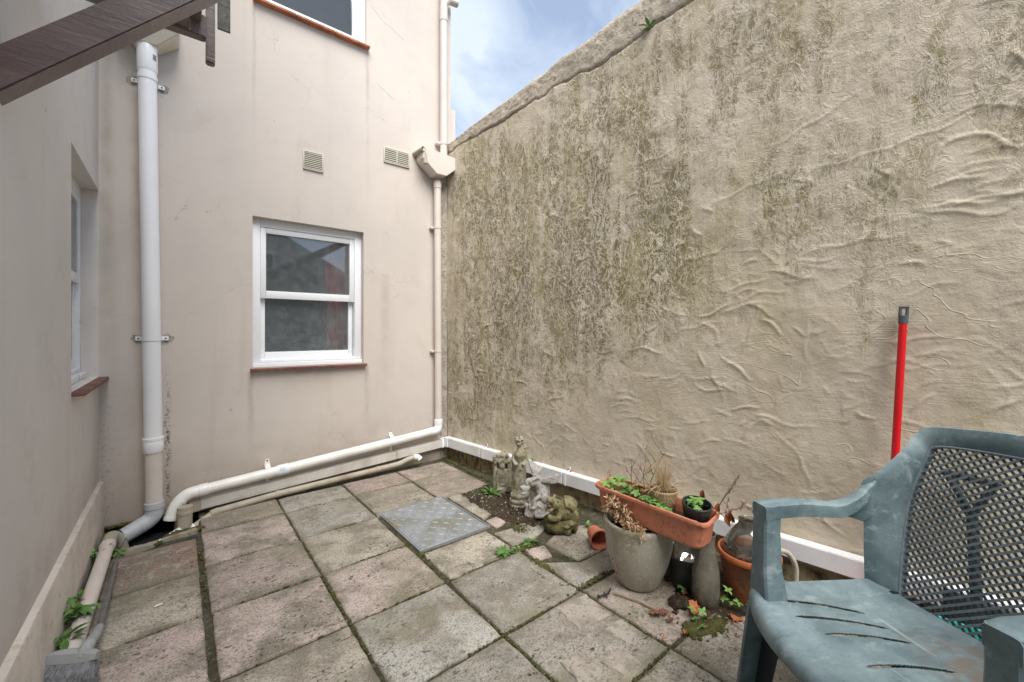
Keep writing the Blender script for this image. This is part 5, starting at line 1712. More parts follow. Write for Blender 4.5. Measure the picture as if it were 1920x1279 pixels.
tube(bm, [LP_((.0, -.015, .14)), LP_((-.035, -.03, .17)), LP_((-.058, -.04, .175))], [.040, .030, .026], 12)
ell(bm, LP_((-.058, -.035, .188)), (.036, .032, .022), rot=(0, R(22), 0))
ell(bm, LP_((-.066, -.045, .142)), (.026, .026, .010), rot=(0, R(-15), 0))
ell(bm, LP_((-.036, -.042, .165)), (.018, .024, .028)); ell(bm, LP_((-.018, -.048, .192)), (.010, .008, .012)); ell(bm, LP_((-.040, -.015, .206)), (.011, .009, .012))
tube(bm, fillet([LP_((.0, -.05, .135)), LP_((-.012, -.075, .10)), LP_((-.055, -.065, .09)), LP_((-.075, -.05, .10))], .03, 5), .018, 10)
for k in range(7):
    a0 = .55 + k * .20
    arc = []
    for q in range(9):
        b_ = -1.35 + q * .26
        arc.append(LP_((.035 + .070 * math.cos(a0) * math.cos(b_ * .8) - .0, .0 + .064 * math.sin(b_), .125 + .074 * math.sin(a0) * math.cos(b_ * .8))))
    tube(bm, arc, .0060, 6)
for q in ((-.02, -.045, .06), (.035, -.065, .05)):
    ell(bm, LP_(q), (.024, .018, .014))
fuse(obj('body', bm, 'statue_moss', t_), .0034, .003, .010, 0)
bm = NB(); ell(bm, LP_((-.070, -.052, .163)), (.016, .014, .012)); obj('mouth', bm, 'terra_old', t_)

# ================================================================== plastic chair (local axes: x across, y to the back)
CW = .600
ch = thing('garden_chair', 'faded green plastic garden armchair with a lattice back, at the right edge', 'chair', (1.393, .524, 0), R(-118.2))
def mir(p, s): return p if s == 0 else (CW - p[0], p[1], p[2])
def Bk(x, z):
    t = (x - CW / 2) / (CW / 2)
    zz = np.interp(z, [.34, .47, .60, .72, .83, .92], [.468, .50, .53, .555, .583, .605])
    return float(zz) + .030 * (1 - t * t) * .8
# backrest frame
inner = [(.068, .345), (.054, .47), (.0455, .60), (.050, .68), (.060, .74), (.070, .79), (.081, .826), (.15, .840), (CW / 2, .847)]
outer = [(.000, .425, .345), (0, .420, .47), (0, .418, .578), (.003, .404, .697), (.018, .4525, .739), (.036, .532, .816), (.046, .594, .880), (.14, .612, .899), (CW / 2, .620, .911)]
inn = [(x, Bk(x, z), z) for x, z in inner]
full_i = inn + [(CW - p[0], p[1], p[2]) for p in reversed(inn[:-1])]
full_o = outer + [(CW - p[0], p[1], p[2]) for p in reversed(outer[:-1])]
def resample(P, n):
    P = [Vector(p) for p in P]
    k = len(P) - 1
    out = []
    for i in range(n + 1):
        t = i / n * k
        j = min(int(t), k - 1); f = t - j
        p0, p1, p2, p3 = P[max(j - 1, 0)], P[j], P[j + 1], P[min(j + 2, k)]
        out.append(.5 * ((2 * p1) + (p2 - p0) * f + (2 * p0 - 5 * p1 + 4 * p2 - p3) * f * f + (3 * p1 - p0 - 3 * p2 + p3) * f ** 3))
    return out
NI = 96
ri, ro = resample(full_i, NI), resample(full_o, NI)
bm = NB()
rows = []
nc = 7
for i in range(NI + 1):
    a, b = ri[i], ro[i]
    rw = []
    n_ = Vector((0, -1, .15)).normalized()
    for k in range(nc + 1):
        t = k / nc
        p = a.lerp(b, t) + n_ * .005 * math.sin(math.pi * t)
        rw.append(bm.verts.new(p))
    # turned back edges give the shell its depth
    rw.insert(0, bm.verts.new(a + Vector((0, .014, 0))))
    e = (b - a).normalized()
    rw.append(bm.verts.new(b + Vector((0, .012, -.002)) + e * .003)); rw.append(bm.verts.new(b + Vector((0, .030, -.004))))
    rows.append(rw)
for i in range(NI):
    for k in range(len(rows[0]) - 1):
        bm.faces.new((rows[i][k], rows[i + 1][k], rows[i + 1][k + 1], rows[i][k + 1]))
bmesh.ops.recalc_face_normals(bm, faces=bm.faces)
o = obj('backrest_frame', bm, 'chair', ch, True, angle=55)
sol = o.modifiers.new('thickness', 'SOLIDIFY'); sol.thickness = .004; sol.offset = 0
# raised bead round the lattice opening
bm = NB(); tube(bm, [p + Vector((0, -.004, 0)) + (q - p).normalized() * .004 for p, q in zip(ri, ro)], .0035, 6); obj('bead', bm, 'slat', ch, True)
# lattice slats, a front and a rear layer crossing it
def inside(x, z):
    x = min(x, CW - x)
    pts_ = inner
    if z < .345: return False
    if z > .826:
        return x > .078 and z < np.interp(x, [.081, .15, CW / 2], [.826, .840, .847])
    return x > np.interp(z, [p[1] for p in inner[:7]], [p[0] for p in inner[:7]])
def lattice(sign, th, step, depth, hw, hd, mat, off0):
    dx, dz = math.cos(th), math.sin(th) * sign
    nx, nz = -dz, dx
    c0 = (CW / 2, .6)
    k0 = int(.5 / step)
    for k in range(-k0, k0 + 1):
        o_ = k * step + off0
        run = []
        for q in range(-60, 61):
            u = q * .0075
            x, z = c0[0] + dx * u + nx * o_, c0[1] + dz * u + nz * o_
            if inside(x, z): run.append((x, z))
        if len(run) < 2: continue
        # lengthen each end a little so that it is seated in the frame
        run = [(run[0][0] - dx * .007, run[0][1] - dz * .007)] + run[::max(1, len(run) // 7)] + [(run[-1][0] + dx * .007, run[-1][1] + dz * .007)]
        b = NB(); prev = None
        for (x, z) in run:
            y = Bk(x, z) + depth
            ring_ = [b.verts.new((x + nx * s1_ * hw, y + d1_, z + nz * s1_ * hw)) for (s1_, d1_) in ((-1, hd), (-.75, -hd), (.75, -hd), (1, hd))]
            if prev:
                for j in range(4):
                    b.faces.new((prev[j], ring_[j], ring_[(j + 1) % 4], prev[(j + 1) % 4]))
            else: b.faces.new(ring_)
            prev = ring_
        b.faces.new(list(reversed(prev)))
        bmesh.ops.recalc_face_normals(b, faces=b.faces)
        obj('slat', b, mat, ch, True, angle=30)
lattice(1, R(38), .0165, -.002, .0036, .0036, 'slat', 0)
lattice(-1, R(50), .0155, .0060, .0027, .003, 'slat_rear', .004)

# arms: thin shells running from the front post into the back frame
st_y = [-.004, .02, .049, .13, .168, .287, .365, .405, .436]
st_t = [.675, .681, .680, .677, .671, .652, .670, .692, .718]
st_b = [.634, .634, .634, .632, .630, .612, .592, .577, .600]
st_w = [.055, .057, .057, .052, .050, .042, .034, .026, .016]
st_x = [0, 0, 0, 0, 0, 0, 0, .002, .010]
for s in (0, 1):
    bm = NB(); rows = []
    N_ = 40
    for i in range(N_ + 1):
        y = st_y[0] + (st_y[-1] - st_y[0]) * i / N_
        t_, b_, w_ = (float(np.interp(y, st_y, a)) for a in (st_t, st_b, st_w))
        if i > 0 and i < N_:
            q = .02
            t_ = (t_ + float(np.interp(y - q, st_y, st_t)) + float(np.interp(y + q, st_y, st_t))) / 3
        xo_ = float(np.interp(y, st_y, st_x))
        pts_ = [(0, b_), (0, t_ - .008), (.004, t_ - .001), (.012, t_ + .001), (w_ - .008, t_), (w_ - .001, t_ - .004), (w_, t_ - .010), (w_ - .002, max(b_, t_ - .042)), (w_ - .008, max(b_, t_ - .042)), (.006, b_)]
        rows.append([bm.verts.new(mir((x + xo_, y, z), s)) for x, z in pts_])
    for i in range(N_):
        for k in range(len(rows[0])):
            k2 = (k + 1) % len(rows[0])
            bm.faces.new((rows[i][k], rows[i][k2], rows[i + 1][k2], rows[i + 1][k]))
    bm.faces.new(rows[0]); bm.faces.new(list(reversed(rows[-1])))
    bmesh.ops.recalc_face_normals(bm, faces=bm.faces)
    obj('armrest', bm, 'chair', ch, True, angle=35)
    # front leg: a solid looking post above the seat, an open channel below it
    bm = NB()
    def P_(x, y, z): return bm.verts.new(mir((x, y, z), s))
    secs = [(.675, 0, .055, -.004, .049), (.60, -.001, .053, -.006, .046), (.48, -.003, .056, -.010, .050), (.41, -.005, .066, -.013, .058), (.36, -.006, .070, -.015, .060)]
    prev = None
    for (z, xa, xb, ya, yb) in secs:
        c_ = .006
        rg = [P_(xa + c_, ya, z), P_(xb - c_, ya, z), P_(xb, ya + c_, z), P_(xb, yb, z), P_(xa, yb, z), P_(xa, ya + c_, z)]
        if prev:
            for k in range(6): bm.faces.new((prev[k], prev[(k + 1) % 6], rg[(k + 1) % 6], rg[k]))
        else: bm.faces.new(rg)
        prev = rg
    # channel below: outer flange and back flange, open toward the inside front
    def flange(x0, x1, y0, y1, X0, X1, Y0, Y1, z0, z1):
        a = [mir(p, s) for p in ((x0, y0, z0), (x1, y0, z0), (x1, y1, z0), (x0, y1, z0), (X0, Y0, z1), (X1, Y0, z1), (X1, Y1, z1), (X0, Y1, z1))]
        hexa(bm, a)
    flange(-.030, -.022, -.050, .015, -.006, .004, -.016, .059, 0, .362)
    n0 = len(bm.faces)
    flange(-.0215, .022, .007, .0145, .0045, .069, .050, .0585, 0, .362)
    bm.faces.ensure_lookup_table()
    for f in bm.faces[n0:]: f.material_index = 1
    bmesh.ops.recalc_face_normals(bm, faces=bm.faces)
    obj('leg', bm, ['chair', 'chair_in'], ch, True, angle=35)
    # rear leg
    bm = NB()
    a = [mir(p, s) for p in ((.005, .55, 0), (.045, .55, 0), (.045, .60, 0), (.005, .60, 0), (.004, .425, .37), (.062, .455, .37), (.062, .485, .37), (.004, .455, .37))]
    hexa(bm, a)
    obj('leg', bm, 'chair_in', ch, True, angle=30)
# seat with its slots cut through
bm = NB()
nx_, ny_ = 360, 150
def front_y(x):
    t = (x - CW / 2) / (CW / 2)
    return -.018 - .085 * (1 - abs(t) ** 2.6)
def seat_z(x, y):
    t = (x - CW / 2) / (CW / 2)
    z = .410 - .085 * max(0, y + .02) + .10 * max(0, y - .36) ** 1.5
    z -= .016 * (1 - t * t)
    z += .014 * max(0, abs(t) - .80) / .2
    return z
slots = [(.062, .036, .128, .262), (.124, .024, .187, .270), (.192, .05, .240, .275), (.299, .05, .335, .275), (.40, .05, .42, .27), (.50, .036, .50, .258)]
V_ = []
for i in range(nx_ + 1):
    x = .004 + (CW - .008) * i / nx_
    rw = []
    fy = front_y(x)
    for j in range(ny_ + 1):
        t = j / ny_
        if t < .10:
            # waterfall front edge
            q = t / .10
            a = (1 - q) * R(95)
            y = fy + .035 - .035 * math.sin(a)
            z = seat_z(x, fy + .035) - .040 * (1 - math.cos(a))
        else:
            y = fy + .035 + (Bk(x, .36) - .012 - fy - .035) * (t - .10) / .90
            z = seat_z(x, y)
        rw.append((x, y, z))
    V_.append(rw)
W_ = [[bm.verts.new(p) for p in rw] for rw in V_]
def inslot(x, y):
    for (x0, y0, x1, y1) in slots:
        d = Vector((x1 - x0, y1 - y0)); L_ = d.length; d /= L_
        r = Vector((x - x0, y - y0))
        u = r.dot(d); v = r.x * d.y - r.y * d.x
        v += .010 * math.sin(math.pi * max(0, min(1, u / L_)))
        if 0 < u < L_ and abs(v) < .0064 * min(1, .3 + min(u, L_ - u) / .03): return True
    return False
for i in range(nx_):
    for j in range(ny_):
        c_ = (Vector(V_[i][j]) + Vector(V_[i + 1][j + 1])) / 2
        if inslot(c_.x, c_.y): continue
        bm.faces.new((W_[i][j], W_[i + 1][j], W_[i + 1][j + 1], W_[i][j + 1]))
o = obj('seat', bm, 'chair', ch, True, angle=50)
sol = o.modifiers.new('thickness', 'SOLIDIFY'); sol.thickness = .006; sol.offset = -1
# leaf mould left on the seat
bm = NB()
for (x, y, n) in ((.41, .37, 12), (.36, .40, 8), (.44, .30, 10), (.46, .40, 9), (.40, .29, 5), (.49, .33, 6)):
    for k in range(n):
        px, py = x + rnd.gauss(0, .012), y + rnd.gauss(0, .022)
        ell(bm, (px, py, seat_z(px, py) + .001), (rnd.uniform(.002, .006), rnd.uniform(.003, .010), .0016), sub=1)
lm = obj('leaf_mould', bm, 'soil', None, True)
lm.location = ch.location; lm.rotation_euler = ch.rotation_euler
tag(lm, 'dark crumbs of leaf mould lying on the green chair seat', 'debris', kind='stuff')

# ================================================================== things standing behind the chair
t_ = thing('red_broom', 'red tubular broom handle with a grey hanging cap leaning on the boundary wall', 'broom', (2.29, .36, 0))
top_ = Vector((2.333, .304, 1.304)); foot = Vector((2.245, .345, .075))
d_ = (top_ - foot).normalized()
bm = NB(); tube(bm, [foot, top_ - d_ * .056], .0135, 18); obj('handle', bm, 'red', t_)
bm = NB(); tube(bm, [top_ - d_ * .070, top_ - d_ * .038], .0155, 18)
sx_ = d_.cross(Vector((1, .2, 0))).normalized()
for q in (-1, 1): tube(bm, [top_ - d_ * .048 + sx_ * q * .0105, top_ - d_ * .004 + sx_ * q * .0105], [.006, .0055], 10)
tube(bm, [top_ - d_ * .003 - sx_ * .016, top_ - d_ * .003 + sx_ * .016], .0062, 10)
obj('hanging_cap', bm, 'cap', t_)
bm = NB(); box(bm, foot + Vector((0, 0, -.01)), (.06, .28, .04), rot=(0, 0, R(6)), bev=.01, seg=2); obj('brush_head', bm, 'red', t_)
bm = NB()
for k in range(500):
    x, y = foot.x + rnd.uniform(-.026, .026), foot.y + rnd.uniform(-.13, .13)
    tube(bm, [(x, y, .048), (x + rnd.uniform(-.008, .008), y + rnd.uniform(-.01, .01), .003)], .0012, 3, cap=False)
tag(obj('bristles', bm, 'bristle', t_), kind='stuff')

t_ = thing('spade', 'black garden spade with a forked grip leaning on the wall behind the chair', 'spade', (2.27, .12, 0))
bm = NB()
j0 = Vector((2.305, .115, .53))
tube(bm, [Vector((2.245, .10, .20)), j0], .0165, 12)
a_, b_ = Vector((2.315, .185, .655)), Vector((2.325, .055, .640))
tube(bm, fillet([j0 - Vector((0, 0, .02)), j0 + Vector((.002, .035, .06)), a_], .04, 4), .0115, 10)
tube(bm, fillet([j0 - Vector((0, 0, .02)), j0 + Vector((.004, -.03, .055)), b_], .04, 4), .0115, 10)
tube(bm, [a_ + Vector((0, .012, 0)), b_ - Vector((0, .012, 0))], .0125, 10)
obj('handle', bm, 'black', t_)
bm = NB()
grid(bm, lambda u, v: Vector((2.238 - .05 * v + .012 * (2 * u - 1) ** 2, .10 + (u - .5) * .17 * (1 if v < .75 else 1 - (v - .75) * 1.4), .235 - .232 * v)), 10, 10)
o = obj('blade', bm, 'black', t_); sol = o.modifiers.new('thickness', 'SOLIDIFY'); sol.thickness = .003

t_ = thing('tub', 'teal plastic tub half seen through the chair lattice', 'tub', (2.08, .10, 0))
bm = NB()
rr = []
for (w, l, z) in ((.080, .120, 0), (.085, .125, .005), (.10, .14, .150), (.108, .148, .151), (.108, .148, .164), (.097, .137, .164), (.082, .122, .015)):
    rr.append([bm.verts.new(Vector((2.06, .09, z)) + Matrix.Rotation(R(6.5), 3, 'Z') @ Vector((x, y, 0))) for x, y in rrect(w, l, .035, 5)])
for i in range(len(rr) - 1):
    for k in range(len(rr[0])):
        k2 = (k + 1) % len(rr[0]); bm.faces.new((rr[i][k], rr[i][k2], rr[i + 1][k2], rr[i + 1][k]))
capring(bm, rr[0], True); capring(bm, rr[-1])
obj('body', bm, 'teal', t_, angle=50)
bm = NB()
ell(bm, (2.17, .56, .035), (.05, .04, .04), sub=3)
for v in bm.verts: v.co += Vector((rnd.uniform(-.006, .006), rnd.uniform(-.006, .006), rnd.uniform(-.006, .006)))
solo('stone', bm, 'white_rock', 'chalky white stone at the foot of the wall behind the chair seat', 'stone', base=(2.17, .56, 0), smooth=False)

# ================================================================== brown timber bracket and landing overhead
bf = thing('landing', 'dark brown timber landing on a slanting brace, overhead at the top left', 'landing', (-.36, 1.72, 1.87))
def bar(p, q, w, h, up=(0, 0, 1), bev=.004):
    """rectangular timber from p to q, h measured along up"""
    p, q = Vector(p), Vector(q)
    d = (q - p).normalized(); s = d.cross(Vector(up)).normalized(); u = s.cross(d)
    bm = NB()
    c = [p - s * w / 2 - u * h / 2, q - s * w / 2 - u * h / 2, q + s * w / 2 - u * h / 2, p + s * w / 2 - u * h / 2]
    hexa(bm, c + [x + u * h for x in c])
    bmesh.ops.bevel(bm, geom=bm.edges[:], offset=bev, segments=2, affect='EDGES')
    return bm
obj('brace', bar((-.484, 1.70, 1.747), (.136, 1.70, 2.4225), .075, .084), 'timber', bf)
obj('beam', bar((-.37, 2.03, 2.395), (.085, 2.03, 2.395), .045, .085), 'timber_pale', bf)
obj('beam', bar((-.37, 1.55, 2.56), (.16, 1.55, 2.56), .05, .10), 'timber', bf)
bm = NB(); box2(bm, (.035, 1.84, 2.40), (.070, 2.0, 2.56), bev=.003); obj('end_block', bm, 'timber_pale', bf)
bm = NB(); box2(bm, (-.30, 1.90, 2.36), (.034, 2.005, 2.372), bev=.003); obj('soffit', bm, 'timber', bf)
obj('baluster', bar((.100, 2.03, 2.262), (.100, 2.03, 3.0), .030, .034, up=(0, 1, 0)), 'timber', bf)
bm = NB(); box2(bm, (.128, 2.10, 2.462), (.172, 2.112, 3.0), bev=.002); obj('baluster', bm, 'timber_grey', bf)
for k in range(2):
    y = 1.39 + k * .118
    obj('deck_board', bar((-.365, y, 2.64), (.14, y, 2.64), .110, .024, bev=.003), 'timber', bf)
bm = NB(); tube(bm, fillet([(-.03, 1.80, 2.62), (-.018, 1.80, 2.41), (.0, 1.795, 2.335), (.010, 1.80, 2.42), (.008, 1.80, 2.62)], .02, 5), .0035, 8); obj('cable', bm, 'cable', bf)

# ================================================================== weeds
def weed(name, label, cat, base, n, ln, w, tilt, mat, stem=0.0, r=.02, mats='greenstem'):
    t = thing(name, label, cat, base, group='weeds growing in the yard')
    lf, st = NB(), NB()
    n = int(n * 1.7); ln *= .85; w *= .85
    for k in range(n):
        a = 6.283 * k / n * 2.4 + rnd.uniform(-.4, .4)
        e = rnd.uniform(tilt[0], tilt[1])
        p = Vector(base) + Vector((math.cos(a) * r * rnd.random(), math.sin(a) * r * rnd.random(), stem * rnd.random()))
        d = Vector((math.cos(a) * math.cos(e), math.sin(a) * math.cos(e), math.sin(e)))
        leaf(lf, p, d, (rnd.uniform(-.3, .3), rnd.uniform(-.3, .3), 1), ln * rnd.uniform(.45, 1.25), w * rnd.uniform(.7, 1.3), rnd.uniform(.1, .5), rnd.uniform(.1, .7))
        tube(st, [Vector(base), p + d * .004], .0012, 4)
    obj('stems', st, mats, t); obj('leaves', lf, mat, t)
    return t
weed('weed', 'leafy green weed growing through the paving joint before the animal statue', 'weed', (1.365, 1.752, 0), 15, .060, .020, (.1, .9), 'leaf', .01)
weed('weed', 'small green weed in the mossy joint nearer the animal statue', 'weed', (1.545, 1.745, 0), 11, .050, .018, (.1, .8), 'leaf', .01)
weed('weed', 'tiny green sprout between the two joint weeds', 'weed', (1.46, 1.748, 0), 6, .026, .012, (.2, .8), 'clover', .0)
weed('weed', 'flat blue green weed at the edge of the soil beside the steel cover', 'weed', (1.70, 2.50, 0), 18, .055, .014, (.1, .5), 'darkleaf', .02, .05)
weed('weed', 'tall green weed with upright leaves beside the niche statue', 'weed', (1.775, 2.43, 0), 12, .095, .026, (.3, 1.3), 'leaf', .02)
weed('weed', 'green shoot behind the niche statue', 'weed', (1.925, 2.34, .0), 5, .05, .02, (.5, 1.3), 'leaf', .06, .008)
weed('weed', 'bright weed in the corner between the pipe and the drain pit', 'weed', (-.325, 3.02, .0), 16, .060, .022, (.2, 1.1), 'clover', .06, .02)
weed('weed', 'small weed on the right of the floor pipe at the drain pit', 'weed', (-.245, 3.045, .0), 9, .035, .014, (.1, .9), 'clover', .03, .015)
weed('weed', 'broad leaved weed climbing over the middle of the floor pipe', 'weed', (-.318, 2.36, .045), 20, .060, .026, (-.1, 1.1), 'leaf', .06, .03)
weed('weed', 'broad leaved weed squeezed between the plinth and the near floor pipe', 'weed', (-.322, 2.21, .04), 9, .075, .030, (.0, 1.0), 'leaf', .05, .015)
weed('weed', 'tuft of weed between plinth and floor pipe, above the climbing weed', 'weed', (-.322, 2.50, .05), 6, .04, .02, (.2, 1.2), 'leaf', .04, .012)
weed('weed', 'green weed rooted in the crack under the wall coping', 'weed', RW(2.065, .005, 3.045), 10, .055, .022, (-.5, 1.0), 'clover', .03, .012)
weed('weed', 'dark weed in the wall corner above the hopper head', 'weed', RW(.09, .01, 2.81), 7, .035, .016, (-.2, 1.2), 'darkleaf', .03, .008)
weed('weed', 'small yellow green sprout on the white pipe, left of the niche statue', 'weed', RW(1.02, .03, .211), 4, .026, .010, (.4, 1.3), 'clover', .02, .005)
weed('weed', 'small yellow green sprout on the white pipe between the two statues', 'weed', RW(1.14, .03, .211), 6, .034, .013, (.4, 1.3), 'clover', .02, .006)
weed('weed', 'little green sprout at the wall foot right of the animal statue', 'weed', (1.945, 1.67, 0), 6, .028, .015, (.2, .9), 'clover', .02, .01)
clump('clover_plant', 'bright clover beside the foot of the dusty carafe', 'clover', (1.85, .80, 0), [(1.845, .795, .085), (1.835, .81, .045), (1.84, .775, .04), (1.855, .76, .045)], .022, .018, 'clover', 'greenstem', 4, lob=False, group='clover growing round the pots')
clump('clover_plant', 'bright clover at the foot of the stained terracotta pot', 'clover', (1.86, .70, 0), [(1.855, .705, .05), (1.865, .68, .035), (1.85, .665, .03), (1.86, .64, .03)], .020, .017, 'clover', 'greenstem', 4, lob=False, group='clover growing round the pots')
clump('clover_plant', 'bright clover rooted in the moss before the carafe', 'clover', (1.655, .845, 0), [(1.68, .87, .035), (1.69, .83, .04), (1.655, .845, .02), (1.64, .81, .012)], .022, .018, 'clover', 'greenstem', 4, lob=False, group='clover growing round the pots')
clump('clover_plant', 'small clover between the stone pot and the black pot', 'clover', (1.80, .99, 0), [(1.79, .985, .03), (1.80, .97, .02)], .016, .013, 'clover', 'greenstem', 4, lob=False, group='clover growing round the pots')

# ================================================================== fallen leaves, stick and clods
def fallen(base, size, mat, label, az=None, lobes=5):
    bm = NB()
    b = Vector(base)
    n = lobes * 4
    az = rnd.uniform(0, 6.28) if az is None else az
    c = bm.verts.new((0, 0, .006))
    rg = []
    for k in range(n):
        a = 6.283 * k / n
        r = size * (.70 + .22 * abs(math.cos(a * lobes / 2 + .4 * math.sin(2 * a))) + .2 * math.cos(a)) * rnd.uniform(.72, 1.18)
        rg.append(bm.verts.new((r * math.cos(a + az), r * .78 * math.sin(a + az), .003 + rnd.uniform(0, .012) + .35 * size * max(0, math.sin(a - az)) ** 2)))
    for k in range(n): bm.faces.new((c, rg[k], rg[(k + 1) % n]))
    tube(bm, [(0, 0, .005), (size * .9 * math.cos(az + .3), size * .9 * math.sin(az + .3), .006), (size * 1.3 * math.cos(az + .4), size * 1.3 * math.sin(az + .4), .003)], .0011, 4)
    o = obj('fallen_leaf', bm, mat, None, True, angle=20)
    o.location = b
    return tag(o, label, 'leaf', 'fallen leaves on the paving')
fallen((1.735, .885, .004), .038, 'fallen', 'large orange brown leaf lying before the foot of the carafe')
fallen((1.70, .862, .004), .030, 'fallen', 'orange leaf tucked under the large one before the carafe')
fallen((1.79, .742, .003), .032, 'fallen', 'orange leaf on the dirt near the chair post, right of the moss')
fallen((1.57, .965, .003), .036, 'fallen_dark', 'dark brown curled leaf at the end of the cane')
fallen((1.60, .950, .003), .022, 'fallen_dark', 'smaller rusty leaf touching the dark curled leaf')
fallen((1.585, .912, .003), .020, 'fallen_dark', 'dark brown leaf scrap nearest the mossy joint')
fallen((1.56, .835, .003), .012, 'fallen', 'small orange leaf scrap beside the moss patch', lobes=3)
fallen((1.46, .872, .003), .012, 'fallen', 'tiny orange leaf scrap on the slab left of the crossing joints', lobes=3)
fallen((1.74, .565, .003), .040, 'fallen', 'orange brown leaf under the green chair')
fallen((1.79, .965, .003), .016, 'fallen', 'pale leaf scrap between the clod and the carafe', lobes=3)
fallen((1.70, .60, .003), .035, 'fallen_dark', 'dark leaf under the front edge of the chair', lobes=4)
bm = NB()
V_ = [bm.verts.new((.0, .0, .002)), bm.verts.new((.028, .006, .003)), bm.verts.new((.030, .016, .002)), bm.verts.new((.004, .014, .003))]
bm.faces.new(V_)
o = obj('paper_scrap', bm, 'wpvc', None, True); o.location = (-.08, 2.365, .003)
tag(o, 'scrap of white paper on the slab right of the grey broom handle', 'scrap')
t_ = thing('cane', 'pale cane with a dark wire hook lying on the paving before the stone pot', 'cane', (1.55, 1.1, .006))
bm = NB(); tube(bm, [(1.545, 1.172, .010), (1.585, 1.06, .009), (1.595, .985, .007)], .0042, 8); obj('stick', bm, 'cane', t_)
bm = NB(); tube(bm, [(1.555, 1.195, .010), (1.515, 1.178, .012), (1.462, 1.195, .010)], .0042, 7); tube(bm, [(1.472, 1.20, .012), (1.465, 1.182, .012)], .0042, 6); tube(bm, [(1.50, 1.192, .018), (1.50, 1.17, .004)], .0035, 6); obj('hook', bm, 'black', t_)
def clod(base, r, label, n=26):
    bm = NB()
    for k in range(n):
        d = Vector((rnd.gauss(0, 1), rnd.gauss(0, 1), abs(rnd.gauss(0, .7)))).normalized() * r * rnd.uniform(.3, 1)
        ell(bm, Vector(base) + Vector((d.x, d.y, d.z * .75)), (rnd.uniform(.25, .45) * r,) * 3, sub=1)
    fuse(solo('clod', bm, 'soil', label, 'soil clod', base=base), .005, .006, .012, 1)
clod((1.712, .945, .0), .042, 'dark crumbly clod of earth before the carafe')
clod((1.655, .93, .0), .014, 'small dark clod beside the brown leaves', 10)
clod((1.49, 1.045, .0), .008, 'tiny dark clod in the joint before the stone pot', 8)

# soil drifted along the statues, with chips in it
bm = NB()
SP = [(1.60, 2.60), (1.90, 2.66), (1.935, 2.3), (1.985, 1.95), (1.93, 1.80), (1.80, 1.84), (1.70, 1.89), (1.64, 2.02), (1.60, 2.16), (1.575, 2.35)]
def inpoly(x, y, P):
    c = False; j = len(P) - 1
    for i in range(len(P)):
        if (P[i][1] > y) != (P[j][1] > y) and x < (P[j][0] - P[i][0]) * (y - P[i][1]) / (P[j][1] - P[i][1]) + P[i][0]: c = not c
        j = i
    return c
def pdist(x, y, P):
    d = 9
    for i in range(len(P)):
        a, b = Vector(P[i]), Vector(P[(i + 1) % len(P)]); p = Vector((x, y)); t = max(0, min(1, (p - a).dot(b - a) / (b - a).length_squared))
        d = min(d, (p - a.lerp(b, t)).length)
    return d
def soilz(x, y):
    if not inpoly(x, y, SP): return -.03
    return -.008 + .022 * min(1, pdist(x, y, SP) / .06) + .006 * math.sin(x * 60) * math.sin(y * 47)
grid(bm, lambda u, v: Vector((1.55 + .46 * u, 1.78 + .90 * v, soilz(1.55 + .46 * u, 1.78 + .90 * v) + rnd.uniform(-.003, .003))), 46, 90)
tag(obj('soil', bm, 'soil', None, True), 'dark leafy soil drifted round the garden statues', 'soil', kind='stuff')
bm = NB()
for k in range(330):
    x, y = rnd.uniform(1.57, 1.95), rnd.uniform(1.83, 2.62)
    if not inpoly(x, y, SP): continue
    r = rnd.uniform(.002, .007)
    ell(bm, (x, y, soilz(x, y) + r * .3), (r, r * rnd.uniform(.6, 1), r * .6), rot=(rnd.random(), rnd.random(), rnd.random() * 6), sub=1)
tag(obj('stone_chips', bm, 'gravel', None, True, smooth=False), 'pale stone chips scattered in the soil round the statues', 'gravel', kind='stuff')
bm = NB()
for k in range(420):
    if rnd.random() < .5: x, y = rnd.uniform(1.6, 1.95), rnd.uniform(1.85, 2.6)
    else: x, y = rnd.gauss(1.78, .14), rnd.gauss(.88, .18)
    if y < 1.3 and (Vector((x, y)) - Vector((POT.x, POT.y))).length < .13: continue
    z = max(0, soilz(x, y)) + .002
    a = rnd.uniform(0, 6.28)
    leaf(bm, (x, y, z + .003), (math.cos(a), math.sin(a), rnd.uniform(0, .3)), (0, 0, 1), rnd.uniform(.008, .022), rnd.uniform(.003, .009), seg=3)
tag(obj('leaf_litter', bm, 'fallen_dark', None, True), 'small brown leaf litter on the soil and beneath the pots', 'leaf litter', kind='stuff')
# damp earth under the pots
bm = NB()
DPoly = [(1.80, 1.28), (2.05, 1.3), (2.22, 1.0), (2.30, .45), (2.10, .42), (1.86, .60), (1.76, .80), (1.74, .98), (1.83, 1.05)]
def dz_(x, y):
    if not inpoly(x, y, DPoly): return -.03
    return -.006 + .012 * min(1, pdist(x, y, DPoly) / .06)
grid(bm, lambda u, v: Vector((1.72 + .60 * u, .40 + .92 * v, dz_(1.72 + .60 * u, .40 + .92 * v) + rnd.uniform(-.003, .003))), 50, 80)
tag(obj('soil', bm, 'soil', None, True), 'damp dark earth under the pots by the boundary wall', 'soil', kind='stuff')

